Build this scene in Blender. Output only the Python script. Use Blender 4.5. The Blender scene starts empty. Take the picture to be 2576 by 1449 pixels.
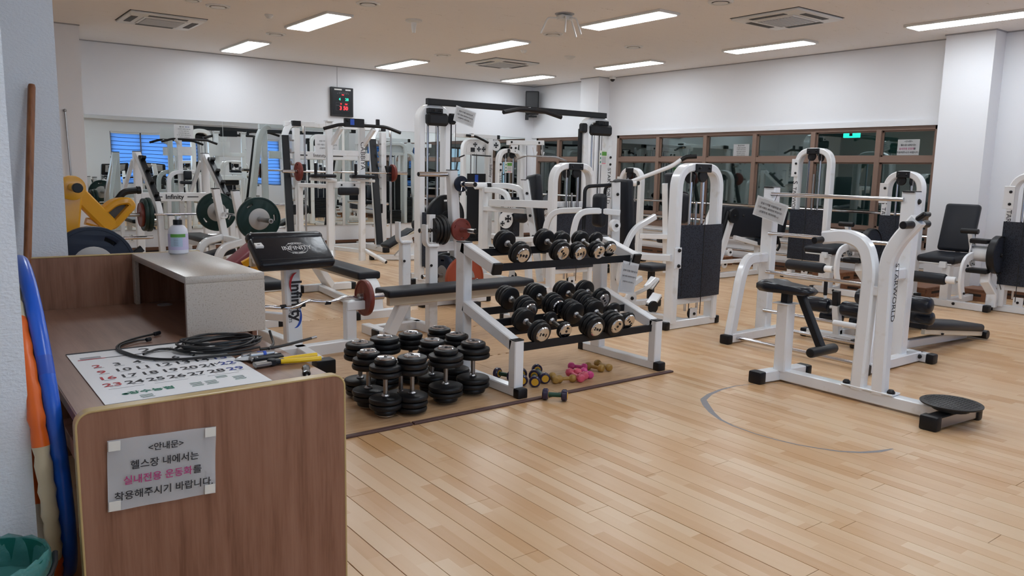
import bpy, bmesh, math, random
from mathutils import Vector as V, Matrix as M
R = math.radians
pi = math.pi
SC = bpy.context.scene
COL = SC.collection
random.seed(7)

# ---------------------------------------------------------------- camera
cd = bpy.data.cameras.new('camera'); cam = bpy.data.objects.new('camera', cd); COL.objects.link(cam)
cd.sensor_width = 36.0; cd.lens = 1965.352 / 2576 * 36.0; cd.clip_start = 0.05; cd.clip_end = 100
yaw, pit, rol = R(52.6993222), R(-8.47768388), R(1.19644516)
fw = V((math.cos(yaw)*math.cos(pit), math.sin(yaw)*math.cos(pit), math.sin(pit)))
r0 = fw.cross(V((0, 0, 1))).normalized(); u0 = r0.cross(fw)
rr = math.cos(rol)*r0 + math.sin(rol)*u0; uu = -math.sin(rol)*r0 + math.cos(rol)*u0
cam.matrix_world = M(((rr.x, uu.x, -fw.x, 0), (rr.y, uu.y, -fw.y, 0), (rr.z, uu.z, -fw.z, 1.4), (0, 0, 0, 1)))
SC.camera = cam
# ---------------------------------------------------------------- world, exposure
wd = bpy.data.worlds.new('world'); SC.world = wd; wd.use_nodes = True
bg = wd.node_tree.nodes['Background']; bg.inputs[0].default_value = (0.60, 0.78, 1.0, 1); bg.inputs[1].default_value = 2.3
SC.view_settings.view_transform = 'Standard'; SC.view_settings.look = 'None'
SC.view_settings.gamma = 1.0; SC.view_settings.use_curve_mapping = False
SC.view_settings.exposure = 0.45
LAMP = 14.0          # emission of the ceiling light diffusers
SC.cycles.use_denoising = True
SC.cycles.max_bounces = 10; SC.cycles.diffuse_bounces = 5; SC.cycles.glossy_bounces = 5

# ---------------------------------------------------------------- materials
MT = {}
def mat(name, col, rough=.5, metal=0, spec=.5, emit=None, coat=0, alpha=None):
    m = bpy.data.materials.new(name); m.use_nodes = True
    b = m.node_tree.nodes['Principled BSDF']
    b.inputs['Base Color'].default_value = (*col, 1); b.inputs['Roughness'].default_value = rough
    b.inputs['Metallic'].default_value = metal; b.inputs['Specular IOR Level'].default_value = spec
    if coat: b.inputs['Coat Weight'].default_value = coat; b.inputs['Coat Roughness'].default_value = .1
    if emit: b.inputs['Emission Color'].default_value = (*emit[0], 1); b.inputs['Emission Strength'].default_value = emit[1]
    MT[name] = m
    return m
def nd(m, t, **k):
    n = m.node_tree.nodes.new(t)
    for a, v in k.items(): setattr(n, a, v)
    return n
def lk(m, a, b): m.node_tree.links.new(a, b)
def mth(m, op, a, b=None):
    n = nd(m, 'ShaderNodeMath', operation=op)
    for i, x in enumerate((a, b)):
        if x is None: continue
        if isinstance(x, (int, float)): n.inputs[i].default_value = x
        else: lk(m, x, n.inputs[i])
    return n.outputs[0]
def ramp(m, fac, stops):
    n = nd(m, 'ShaderNodeValToRGB'); e = n.color_ramp.elements
    while len(e) < len(stops): e.new(.5)
    for i, (p, c) in enumerate(stops): e[i].position = p; e[i].color = (*c, 1)
    lk(m, fac, n.inputs[0]); return n.outputs[0]
def noise(m, scale, vec=None, detail=2, stretch=None, coord='Object'):
    tc = nd(m, 'ShaderNodeTexCoord') if coord != 'Pos' else nd(m, 'ShaderNodeNewGeometry')
    src = tc.outputs['Position'] if coord == 'Pos' else tc.outputs[coord]
    mp = nd(m, 'ShaderNodeMapping'); lk(m, src, mp.inputs[0])
    if stretch: mp.inputs['Scale'].default_value = stretch
    n = nd(m, 'ShaderNodeTexNoise'); n.inputs['Scale'].default_value = scale; n.inputs['Detail'].default_value = detail
    lk(m, mp.outputs[0], n.inputs['Vector']); return n.outputs['Fac']
def pbsdf(m): return m.node_tree.nodes['Principled BSDF']
def bump(m, h, strength=.3, dist=.01):
    n = nd(m, 'ShaderNodeBump'); n.inputs['Strength'].default_value = strength; n.inputs['Distance'].default_value = dist
    lk(m, h, n.inputs['Height']); lk(m, n.outputs[0], pbsdf(m).inputs['Normal'])

m = mat('white_paint', (.80, .815, .835), .22, spec=.5, coat=.3)
f = noise(m, 7, detail=6, coord='Pos')
lk(m, ramp(m, f, [(.27, (.70, .69, .67)), (.37, (.80, .815, .835)), (1, (.82, .835, .855))]), pbsdf(m).inputs['Base Color'])
mat('cream_paint', (.62, .56, .45), .3, coat=.2)
mat('chrome', (.62, .62, .64), .12, 1)
mat('steel', (.42, .42, .43), .3, 1)
mat('dull_steel', (.3, .29, .28), .42, 1)
mat('black_metal', (.010, .011, .014), .42, spec=.3)
m = mat('black_vinyl', (.011, .013, .019), .45, spec=.32); bump(m, noise(m, 260, detail=1, coord='Pos'), .08, .002)
m = mat('gloss_vinyl', (.008, .010, .016), .27, spec=.4); bump(m, noise(m, 14, detail=2, coord='Pos'), .25, .01)
m = mat('black_rubber', (.008, .008, .009), .42, spec=.35); bump(m, noise(m, 90, detail=2, coord='Pos'), .1, .003)
mat('gloss_black', (.010, .010, .012), .2)
mat('maroon_vinyl', (.19, .035, .05), .45)
mat('red_plate', (.17, .028, .02), .42)
mat('orange_plate', (.33, .055, .018), .45)
mat('green_plate', (.004, .022, .019), .42, spec=.3)
mat('navy_plate', (.008, .014, .032), .42, spec=.3)
mat('hub_grey', (.36, .35, .34), .45, .5)
mat('yellow_paint', (.72, .34, .012), .28, coat=.3)
m = mat('shield', (.028, .033, .046), .5, spec=.3)
v = nd(m, 'ShaderNodeTexVoronoi'); v.inputs['Scale'].default_value = 75
g_ = nd(m, 'ShaderNodeNewGeometry'); lk(m, g_.outputs['Position'], v.inputs['Vector'])
lk(m, ramp(m, v.outputs['Distance'], [(.25, (.004, .005, .008)), (.45, (.026, .031, .045))]), pbsdf(m).inputs['Base Color'])
mat('cable_black', (.012, .012, .013), .45)
mat('ink', (.012, .012, .018), .6)
mat('ink_grey', (.16, .16, .18), .6)
mat('ink_pink', (.42, .03, .17), .6)
mat('ink_red', (.45, .02, .03), .6)
mat('ink_blue', (.03, .06, .30), .6)
mat('ink_green', (.01, .18, .11), .6)
mat('ink_white', (.6, .6, .6), .6)
m = mat('paper', (.84, .84, .85), .75); bump(m, noise(m, 9, detail=3, coord='Pos'), .25, .01)
m = mat('film', (.62, .64, .66), .25)
mat('plastic_white', (.72, .72, .70), .35)
mat('plastic_grey', (.34, .34, .35), .4)
mat('vent_dark', (.06, .055, .05), .6)
mat('cap_black', (.008, .008, .010), .42, spec=.32)
mat('tape', (.74, .72, .66), .35)
# walls
m = mat('wall_white', (.78, .79, .82), .75); bump(m, noise(m, 60, detail=4, coord='Pos'), .12, .004)
m = mat('plaster', (.74, .78, .83), .8)
bump(m, noise(m, 85, detail=5, coord='Pos', stretch=(1, 1, 1.7)), .6, .005)
m = mat('ceiling_board', (.62, .575, .53), .85)
f = noise(m, 5, detail=8, coord='Pos', stretch=(.7, 3.5, 1)); f2 = noise(m, 46, detail=3, coord='Pos', stretch=(1, 2.2, 1))
lk(m, ramp(m, mth(m, 'ADD', mth(m, 'MULTIPLY', f, .5), mth(m, 'MULTIPLY', f2, .5)), [(.33, (.55, .50, .46)), (.365, (.84, .81, .79)), (1, (.86, .83, .81))]), pbsdf(m).inputs['Base Color'])
mat('brown_board', (.13, .055, .028), .45)
mat('groove', (.02, .012, .008), .7)
mat('window_brown', (.23, .15, .115), .42)
mat('dark_void', (.42, .48, .47), .9)
# mirror
m = mat('mirror_glass', (.80, .86, .85), .0, 1)
bump(m, noise(m, .9, detail=1, coord='Pos'), .035, .08)
# window glass : clear pane with a reflection
m = bpy.data.materials.new('pane_glass'); m.use_nodes = True; MT['pane_glass'] = m
nt = m.node_tree; nt.nodes.remove(nt.nodes['Principled BSDF'])
tr = nd(m, 'ShaderNodeBsdfTransparent'); tr.inputs[0].default_value = (.62, .70, .70, 1)
gl = nd(m, 'ShaderNodeBsdfGlossy'); gl.inputs['Roughness'].default_value = .02; gl.inputs[0].default_value = (.75, .85, .85, 1)
lw = nd(m, 'ShaderNodeFresnel'); lw.inputs[0].default_value = 1.5
mx = nd(m, 'ShaderNodeMixShader'); lk(m, mth(m, 'ADD', lw.outputs[0], .17), mx.inputs[0]); lk(m, tr.outputs[0], mx.inputs[1]); lk(m, gl.outputs[0], mx.inputs[2])
lk(m, mx.outputs[0], nt.nodes['Material Output'].inputs[0])
# translucent blinds
m = bpy.data.materials.new('blind_blue'); m.use_nodes = True; MT['blind_blue'] = m
nt = m.node_tree; nt.nodes.remove(nt.nodes['Principled BSDF'])
a = nd(m, 'ShaderNodeBsdfTranslucent'); a.inputs[0].default_value = (.38, .62, .95, 1); b = nd(m, 'ShaderNodeBsdfDiffuse'); b.inputs[0].default_value = (.35, .52, .75, 1)
mx = nd(m, 'ShaderNodeMixShader'); mx.inputs[0].default_value = .4; lk(m, a.outputs[0], mx.inputs[1]); lk(m, b.outputs[0], mx.inputs[2]); lk(m, mx.outputs[0], nt.nodes['Material Output'].inputs[0])
# lamp
mat('lamp_panel', (.8, .8, .8), .5, emit=((.87, .94, 1.0), LAMP))
# floor planks : two strips of blocks along each plank, tone per block from world position
PX0, PW, PL = 1.761, .12378, 1.8
m = mat('maple_plank', (.6, .4, .25), .28, spec=.5)
ge = nd(m, 'ShaderNodeNewGeometry'); sp = nd(m, 'ShaderNodeSeparateXYZ'); lk(m, ge.outputs['Position'], sp.inputs[0])
sx = mth(m, 'FLOOR', mth(m, 'DIVIDE', mth(m, 'SUBTRACT', sp.outputs[0], PX0), PW/2))
wn = nd(m, 'ShaderNodeTexWhiteNoise', noise_dimensions='1D'); lk(m, sx, wn.inputs['W'])
sy = mth(m, 'FLOOR', mth(m, 'ADD', mth(m, 'DIVIDE', sp.outputs[1], .42), mth(m, 'MULTIPLY', wn.outputs['Value'], 7)))
cb = nd(m, 'ShaderNodeCombineXYZ'); lk(m, sx, cb.inputs[0]); lk(m, sy, cb.inputs[1])
w2 = nd(m, 'ShaderNodeTexWhiteNoise', noise_dimensions='2D'); lk(m, cb.outputs[0], w2.inputs['Vector'])
gr = noise(m, 3.2, detail=5, coord='Pos', stretch=(9, .8, 1))
f = mth(m, 'ADD', mth(m, 'MULTIPLY', w2.outputs['Value'], .66), mth(m, 'MULTIPLY', gr, .30))
lk(m, ramp(m, f, [(.15, (.55, .315, .145)), (.42, (.62, .395, .215)), (.68, (.66, .45, .265)), (.95, (.69, .50, .315))]), pbsdf(m).inputs['Base Color'])
pbsdf(m).inputs['Roughness'].default_value = .30
# printed foam mat
m = mat('mat_print', (.5, .3, .15), .5)
g1 = noise(m, 6, detail=7, coord='Pos', stretch=(1.2, 6, 1)); g2 = noise(m, 1.2, detail=2, coord='Pos')
lk(m, ramp(m, mth(m, 'ADD', mth(m, 'MULTIPLY', g1, .75), mth(m, 'MULTIPLY', g2, .25)), [(.3, (.30, .165, .075)), (.42, (.46, .28, .145)), (.6, (.52, .33, .18)), (.8, (.57, .38, .23))]), pbsdf(m).inputs['Base Color'])
mat('mat_edge', (.085, .04, .035), .6)
mat('subfloor', (.035, .018, .01), .8)
# laminate of the desk
m = mat('laminate', (.26, .13, .085), .5, spec=.3)
def lam(m, st, c0, c1, c2):
    g1 = noise(m, 5, detail=8, coord='Pos', stretch=st); g2 = noise(m, 30, detail=4, coord='Pos', stretch=st)
    lk(m, ramp(m, mth(m, 'ADD', mth(m, 'MULTIPLY', g1, .7), mth(m, 'MULTIPLY', g2, .3)), [(.33, c0), (.5, c1), (.7, c2)]), pbsdf(m).inputs['Base Color'])
lam(m, (5, 5, .28), (.185, .080, .045), (.27, .128, .078), (.33, .168, .108))
m = mat('laminate_top', (.26, .14, .1), .3); lam(m, (5, .28, 5), (.19, .10, .066), (.255, .14, .095), (.31, .18, .13))
mat('edge_band', (.50, .36, .16), .25)
m = mat('stone_beige', (.58, .52, .46), .3)
f = noise(m, 190, detail=2, coord='Pos'); lk(m, ramp(m, f, [(.33, (.36, .30, .24)), (.43, (.47, .415, .36)), (.7, (.50, .445, .385))]), pbsdf(m).inputs['Base Color'])
mat('hoop_blue', (.012, .10, .55), .28)
mat('hoop_orange', (.75, .13, .01), .4)
mat('hoop_ivory', (.62, .53, .36), .45)
m = mat('stick_wood', (.28, .10, .035), .45); f = noise(m, 8, detail=4, coord='Pos', stretch=(6, 6, .6)); lk(m, ramp(m, f, [(.3, (.19, .06, .02)), (.7, (.34, .13, .045))]), pbsdf(m).inputs['Base Color'])
mat('bin_teal', (.008, .12, .095), .35)
m = mat('bag_film', (.10, .34, .32), .15); pbsdf(m).inputs['Alpha'].default_value = .55; bump(m, noise(m, 18, detail=4, coord='Pos'), .8, .02)
mat('bottle_white', (.70, .71, .78), .3)
mat('label_lilac', (.56, .52, .72), .45)
mat('label_blue', (.42, .55, .68), .45)
mat('label_green', (.10, .30, .05), .45)
mat('grip_yellow', (.80, .52, .01), .3)
mat('pink_vinyl', (.62, .055, .22), .4)
mat('coral_vinyl', (.66, .09, .15), .4)
mat('gold_vinyl', (.36, .20, .04), .45)
mat('purple_rubber', (.025, .018, .05), .25)
mat('insert_yellow', (.60, .32, .02), .4)
mat('grip_green', (.008, .06, .035), .4)
mat('sticker_blue', (.02, .08, .45), .4)
m = mat('step_wood', (.25, .105, .05), .45); f = noise(m, 6, detail=6, coord='Pos', stretch=(6, .6, 6)); lk(m, ramp(m, f, [(.3, (.16, .06, .028)), (.7, (.30, .135, .065))]), pbsdf(m).inputs['Base Color'])
mat('led_red', (.02, 0, 0), .4, emit=((1, .03, .04), 2.2))
mat('led_green', (0, .02, .01), .4, emit=((.02, 1, .55), 1.3))
mat('exit_green', (0, .1, .06), .4, emit=((.03, .75, .6), 3.0))
mat('floor_tape', (.25, .24, .25), .6)

# ---------------------------------------------------------------- mesh helpers
def obj(name, bm, mt, parent=None, smooth=.6):
    me = bpy.data.meshes.new(name); bm.to_mesh(me); bm.free()
    me.materials.append(MT[mt])
    if smooth:
        me.polygons.foreach_set('use_smooth', [True]*len(me.polygons)); me.set_sharp_from_angle(angle=smooth)
    o = bpy.data.objects.new(name, me); COL.objects.link(o)
    if parent is not None: o.parent = parent
    return o
def fillet(pts, r, n=5):
    pts = [V(p) for p in pts]
    if not r: return pts
    out = [pts[0]]
    for a, p, b in zip(pts, pts[1:], pts[2:]):
        la, lb = (a-p).length, (b-p).length; q = min(r, la*.49, lb*.49)
        s, e = p+(a-p)/la*q, p+(b-p)/lb*q
        for k in range(n+1):
            t = k/n; out.append(s*(1-t)**2+p*2*t*(1-t)+e*t*t)
    return out+[pts[-1]]
def sweep(bm, pts, prof, side=None, closed=False):
    n = len(pts); rings = []; prev = None
    for i, p in enumerate(pts):
        a = pts[i-1] if (i or closed) else None; b = pts[(i+1) % n] if (i < n-1 or closed) else None
        d1 = (p-a).normalized() if a is not None else None; d2 = (b-p).normalized() if b is not None else None
        t = ((d1 or d2)+(d2 or d1)).normalized()
        mi = 1/max(.3, t.dot(d2 or d1))
        if side is not None: s = V(side)
        elif prev is not None: s = prev
        else: s = t.cross(V((0, 0, 1))) if abs(t.z) < .9 else V((0, 1, 0)).cross(t)
        s = (s-t*s.dot(t)).normalized(); prev = s
        u = s.cross(t)
        rings.append([bm.verts.new(p+s*x+u*(y*(mi if side is not None else 1))) for x, y in prof])
    k = len(prof)
    for i in range(n if closed else n-1):
        A, B = rings[i], rings[(i+1) % n]
        for j in range(k):
            bm.faces.new((A[j], A[(j+1) % k], B[(j+1) % k], B[j]))
    if not closed:
        bm.faces.new(rings[0][::-1]); bm.faces.new(rings[-1])
    bmesh.ops.recalc_face_normals(bm, faces=bm.faces)
def rectp(w, h, c=.006):
    w, h = w/2, h/2; c = min(c, w*.45, h*.45)
    return [(-w+c, -h), (w-c, -h), (w, -h+c), (w, h-c), (w-c, h), (-w+c, h), (-w, h-c), (-w, -h+c)]
def circp(r, n): return [(r*math.cos(2*pi*i/n), r*math.sin(2*pi*i/n)) for i in range(n)]
def add_box(bm, c, s, rot=(0, 0, 0), b=.004, seg=1, mtx=None):
    q = bmesh.new(); bmesh.ops.create_cube(q, size=1)
    bmesh.ops.scale(q, vec=s, verts=q.verts)
    if b: bmesh.ops.bevel(q, geom=q.edges[:], offset=min(b, min(s)*.45), segments=seg, affect='EDGES', profile=.5)
    mm = M.Translation(V(c)) @ (mtx if mtx is not None else (M.Rotation(rot[2], 4, 'Z') @ M.Rotation(rot[1], 4, 'Y') @ M.Rotation(rot[0], 4, 'X')))
    q.transform(mm); t = bpy.data.meshes.new('tmp'); q.to_mesh(t); q.free(); bm.from_mesh(t); bpy.data.meshes.remove(t)
def axm(ax, up=None):
    z = V(ax).normalized(); x = V(up) if up is not None else (V((0, 0, 1)) if abs(z.z) < .9 else V((1, 0, 0)))
    y = z.cross(x).normalized(); x = y.cross(z)
    return M(((x.x, y.x, z.x, 0), (x.y, y.y, z.y, 0), (x.z, y.z, z.z, 0), (0, 0, 0, 1)))
def add_lathe(bm, prof, at=(0, 0, 0), ax=(0, 0, 1), n=24, sx=1, sy=1, caps=True):
    mm = M.Translation(V(at)) @ axm(ax)
    rings = []
    for r, z in prof:
        if r < 1e-6: rings.append([bm.verts.new(mm @ V((0, 0, z)))])
        else: rings.append([bm.verts.new(mm @ V((r*sx*math.cos(2*pi*i/n), r*sy*math.sin(2*pi*i/n), z))) for i in range(n)])
    for A, B in zip(rings, rings[1:]):
        for i in range(n):
            j = (i+1) % n
            if len(A) == 1 and len(B) == 1: continue
            if len(A) == 1: bm.faces.new((A[0], B[i], B[j]))
            elif len(B) == 1: bm.faces.new((A[i], A[j], B[0]))
            else: bm.faces.new((A[i], A[j], B[j], B[i]))
    if caps and len(rings[0]) > 1: bm.faces.new(rings[0][::-1])
    if caps and len(rings[-1]) > 1: bm.faces.new(rings[-1])
    bmesh.ops.recalc_face_normals(bm, faces=bm.faces)
def from_curve(splines, depth, bev=0, res=1):
    """filled 2-D outline with holes -> bmesh (xy plane, centred on z)"""
    cu = bpy.data.curves.new('tmp', 'CURVE'); cu.dimensions = '2D'; cu.fill_mode = 'BOTH'; cu.extrude = depth/2-bev; cu.bevel_depth = bev; cu.bevel_resolution = res
    for pl in splines:
        s = cu.splines.new('POLY'); s.points.add(len(pl)-1); s.use_cyclic_u = True
        for q, (x, y) in zip(s.points, pl): q.co = (x, y, 0, 1)
    o = bpy.data.objects.new('tmp', cu); COL.objects.link(o)
    me = bpy.data.meshes.new_from_object(o.evaluated_get(bpy.context.evaluated_depsgraph_get()))
    bpy.data.objects.remove(o); bpy.data.curves.remove(cu)
    bm = bmesh.new(); bm.from_mesh(me); bpy.data.meshes.remove(me); bmesh.ops.remove_doubles(bm, verts=bm.verts, dist=1e-5)
    return bm
TXT = {}
def text_bm(body, size, align='CENTER', space=1.0, bold=0):
    key = (body, size, align, space, bold)
    if key not in TXT:
        cu = bpy.data.curves.new('tmp', 'FONT'); cu.body = body; cu.size = size; cu.align_x = align; cu.align_y = 'CENTER'
        cu.space_line = space; cu.offset = bold; cu.resolution_u = 3
        o = bpy.data.objects.new('tmp', cu); COL.objects.link(o)
        TXT[key] = bpy.data.meshes.new_from_object(o.evaluated_get(bpy.context.evaluated_depsgraph_get()))
        bpy.data.objects.remove(o); bpy.data.curves.remove(cu)
    bm = bmesh.new(); bm.from_mesh(TXT[key]); return bm
def frame_m(at, right, up):
    x = V(right).normalized(); y = V(up).normalized(); z = x.cross(y); at = V(at)
    return M(((x.x, y.x, z.x, at.x), (x.y, y.y, z.y, at.y), (x.z, y.z, z.z, at.z), (0, 0, 0, 1)))
LABELS = set()
class T:
    """one thing: an Empty at its base; parts are given in world coordinates (or local ones with local=True)"""
    def __init__(s, name, label=None, cat=None, at=(0, 0, 0), rz=0, group=None, local=False, kind=None):
        s.r = bpy.data.objects.new(name, None); COL.objects.link(s.r); s.r.empty_display_size = .1
        s.r.location = at; s.r.rotation_euler = (0, 0, rz)
        s.tag(label, cat, group, kind)
        s.m = M.Identity(4) if local else (M.Translation(V(at)) @ M.Rotation(rz, 4, 'Z')).inverted()
    def tag(s, label, cat, group=None, kind=None):
        for k, x in (('label', label), ('category', cat), ('group', group), ('kind', kind)):
            if x: s.r[k] = x
    def add(s, name, bm, mt, par=None, smooth=.6, label=None):
        bm.transform(s.m); o = obj(name, bm, mt, par or s.r, smooth)
        if label: o['label'] = label
        return o
    def rt(s, name, mt, pts, w, h=None, f=0, side=None, par=None, c=.006, n=5):
        bm = bmesh.new(); sweep(bm, fillet(pts, f, n), rectp(w, h or w, c), side); return s.add(name, bm, mt, par)
    def ct(s, name, mt, pts, r, f=0, n=10, par=None, closed=False, fn=5):
        bm = bmesh.new(); sweep(bm, fillet(pts, f, fn) if not closed else [V(p) for p in pts], circp(r, n), None, closed); return s.add(name, bm, mt, par)
    def bx(s, name, mt, c, sz, rot=(0, 0, 0), b=.004, seg=1, par=None, mtx=None):
        bm = bmesh.new(); add_box(bm, c, sz, rot, b, seg, mtx); return s.add(name, bm, mt, par)
    def cy(s, name, mt, p0, p1, r, n=16, b=.003, par=None):
        p0, p1 = V(p0), V(p1); L = (p1-p0).length; b = min(b, r*.4, L*.4)
        bm = bmesh.new(); add_lathe(bm, [(r-b, 0), (r, b), (r, L-b), (r-b, L)], p0, p1-p0, n); return s.add(name, bm, mt, par)
    def lt(s, name, mt, prof, at=(0, 0, 0), ax=(0, 0, 1), n=24, par=None, sx=1, sy=1, caps=True):
        bm = bmesh.new(); add_lathe(bm, prof, at, ax, n, sx, sy, caps); return s.add(name, bm, mt, par)
    def roll(s, name, mt, p0, p1, r, par=None, n=20):
        p0, p1 = V(p0), V(p1); L = (p1-p0).length; e = min(r*.45, L*.3)
        return s.lt(name, mt, [(0, 0), (r*.55, 0), (r*.88, e*.35), (r, e), (r, L-e), (r*.88, L-e*.35), (r*.55, L), (0, L)], p0, p1-p0, n, par)
    def pad(s, name, mt, c, sz, rot=(0, 0, 0), par=None, mtx=None, b=None):
        return s.bx(name, mt, c, sz, rot, b or min(sz)*.38, 3, par, mtx)
    def tx(s, name, mt, body, size, at, right, up, par=None, align='CENTER', space=1.0, bold=0):
        bm = text_bm(body, size, align, space, bold); bm.transform(frame_m(at, right, up)); return s.add(name, bm, mt, par, 0)
    def cap(s, c, sz, mt='cap_black'): return s.bx('foot_cap', mt, c, sz, b=.012, seg=2)
    def bolt(s, p, ax, r=.014): return s.lt('bolt', 'cap_black', [(r, 0), (r, r*.5), (r*.6, r), (0, r*1.05)], p, ax, 10)
def copy_tree(o, parent=None):
    c = o.copy(); COL.objects.link(c)
    if parent is not None: c.parent = parent
    for ch in o.children: copy_tree(ch, c)
    return c
def struct(name, bm, mt, smooth=0, parent=None):
    o = obj(name, bm, mt, parent, smooth)
    if parent is None: o['kind'] = 'structure'
    return o
def boxes(*bs):
    bm = bmesh.new()
    for x0, x1, y0, y1, z0, z1 in bs: add_box(bm, ((x0+x1)/2, (y0+y1)/2, (z0+z1)/2), (x1-x0, y1-y0, z1-z0), b=0)
    return bm

# ---------------------------------------------------------------- setting
XW, YA, YC, XL, ZC = 10.45, 13.1, -1.0, -1.2, 3.16
ceil = struct('ceiling', boxes((XL-.2, 12.6, YC-.2, YA+.2, ZC, ZC+.2)), 'ceiling_board')
floor = struct('floor', boxes((XL-.2, 12.6, YC-.2, YA+.2, -.2, -.016)), 'subfloor')
# planks: the 300 that show largest are objects, the others one joined part
i_R = M(((rr.x, rr.y, rr.z), (uu.x, uu.y, uu.z), (fw.x, fw.y, fw.z)))
def seen(p):
    v = i_R @ (V(p)-V((0, 0, 1.4)))
    if v.z < .3: return None
    x, y = 1288+1965*v.x/v.z, 724.5-1965*v.y/v.z
    return v.z if -60 < x < 2640 and -60 < y < 1510 else None
PLK = []
k0 = int((XL-PX0)/PW)-1; k1 = int((XW-PX0)/PW)+1
for k in range(k0, k1+1):
    xa, xb = PX0+k*PW, PX0+(k+1)*PW
    off = (k*0.731 % 1)*PL if k % 2 else (k*0.317 % 1)*PL
    y = YC-off
    while y < YA:
        a, b_ = max(y, YC), min(y+PL, YA); y += PL
        x0, x1 = max(xa, XL), min(xb, XW)
        if b_-a < .05 or x1-x0 < .02: continue
        ds = [seen(((x0+x1)/2, a+(b_-a)*t, 0)) for t in (0, .25, .5, .75, 1)]
        ds = [d for d in ds if d]
        PLK.append((min(ds) if ds else 99, x0, x1, a, b_))
PLK.sort()
pm = {}
rest = bmesh.new()
for i, (d, x0, x1, a, b_) in enumerate(PLK):
    gx = random.choice((.0016, .0018, .0024, .0036)); w, l = x1-x0-gx, b_-a-.0018
    c = ((x0+x1)/2, (a+b_)/2, -.008)
    if i < 300:
        key = (round(w, 4), round(l, 3))
        if key not in pm:
            bm = bmesh.new(); add_box(bm, (0, 0, 0), (w, l, .016), b=.0008); o = obj('plank', bm, 'maple_plank', floor, 0); pm[key] = o.data
        else:
            o = bpy.data.objects.new('plank', pm[key]); COL.objects.link(o); o.parent = floor
        o.location = c
    else: add_box(rest, c, (w, l, .016), b=0)
o = obj('plank_field', rest, 'maple_plank', floor, 0); o['kind'] = 'stuff'

struct('wall_back', boxes((XL, 10.65, YA, YA+.2, -.02, ZC)), 'wall_white')
struct('wall_left', boxes((XL-.2, XL, YC, YA, -.02, ZC)), 'wall_white')
# window wall with two openings
W1, W2 = (4.81, 10.60), (11.58, 12.98); ZS, ZT = .52, 2.10
struct('wall_right', boxes((XW, XW+.2, YC-.2, W1[0], -.02, ZC), (XW, XW+.2, W1[1], W2[0], -.02, ZC), (XW, XW+.2, W2[1], YA, -.02, ZC),
                           (XW, XW+.2, W1[0], W1[1], ZT, ZC), (XW, XW+.2, W2[0], W2[1], ZT, ZC), (XW, XW+.2, W1[0], W1[1], -.02, ZS), (XW, XW+.2, W2[0], W2[1], -.02, ZS)), 'wall_white')
struct('trim_1', boxes((XW-.03, XW, W1[0]-.1, W1[1], ZT, ZT+.075), (XW-.03, XW, W2[0]-.2, YA, ZT, ZT+.075)), 'wall_white')
# front wall (behind the camera) with two windows seen in the mirrors, plus an unseen one
FW = ((4.95, 7.6), (9.35, 10.25), (.75, 3.9)); FZ = (.75, 2.35)  # last opening: unseen window added to fill the near end with daylight
fx_ = sorted(FW); cuts = [XL-.2]+[v for q in fx_ for v in q]+[10.65]
struct('wall_front', boxes(*[(cuts[i], cuts[i+1], YC-.2, YC, -.02, ZC) for i in range(0, len(cuts), 2)], *[(a_, b_, YC-.2, YC, FZ[1], ZC) for a_, b_ in FW], *[(a_, b_, YC-.2, YC, -.02, FZ[0]) for a_, b_ in FW]), 'wall_white')
struct('trim_2', boxes((XL, XW, YC, YC+.35, 2.72, ZC)), 'wall_white')
# pillars
struct('pillar', boxes((XL, .575, 4.36, 4.95, -.02, ZC)), 'plaster')
struct('pillar', boxes((XL, .2075, 2.5, 2.66, -.02, ZC)), 'plaster')
struct('pillar', boxes((1.0, 1.83, 11.76, YA, -.02, ZC)), 'wall_white')
struct('pillar', boxes((10.17, XW, 10.84, 11.33, -.02, ZC)), 'wall_white')
struct('pillar', boxes((10.165, XW, 4.14, 4.70, -.02, ZC)), 'wall_white')
# grey strips painting in the shadow line under the ceiling
struct('shadow_strip', boxes((1.83, XW, YA-.012, YA, ZC-.014, ZC), (XW-.012, XW, W1[0], 10.84, ZC-.014, ZC), (XW-.012, XW, YC, 4.14, ZC-.014, ZC), (XW-.012, XW, 11.33, YA, ZC-.014, ZC),
                       (1.0, 1.842, 11.748, 11.76, ZC-.014, ZC), (10.158, XW, 10.828, 10.84, ZC-.014, ZC), (10.158, 10.17, 10.84, 11.342, ZC-.014, ZC), (10.153, 10.165, 4.14, 4.712, ZC-.014, ZC), (10.153, XW, 4.128, 4.14, ZC-.014, ZC)), 'plastic_grey')
# baseboards: brown boards with a dark ventilation groove
def baseboard(name, x0, x1, y0, y1, along):
    o = struct(name, boxes((x0, x1, y0, y1, 0, .115)), 'brown_board')
    L = (x1-x0) if along == 'x' else (y1-y0); n = int(L/.62)
    for k in range(n):
        a, b_ = (k+.08)*L/n, (k+.92)*L/n
        bm = boxes((x0+a, x0+b_, y0-.003, y0+.004, .045, .068)) if along == 'x' else boxes((x0-.003, x0+.004, y0+a, y0+b_, .045, .068))
        obj('groove', bm, 'groove', o, 0)
    return o
baseboard('baseboard_back', 1.83, XW, YA-.03, YA, 'x')
baseboard('baseboard_right', XW-.03, XW, W1[0], 10.84, 'y')
baseboard('baseboard_right', XW-.03, XW, YC, 4.14, 'y')
struct('baseboard_right', boxes((XW-.008, XW, YC, 4.14, .115, .15), (XW-.008, XW, W1[0], 10.84, .115, .15)), 'wall_white')
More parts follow.
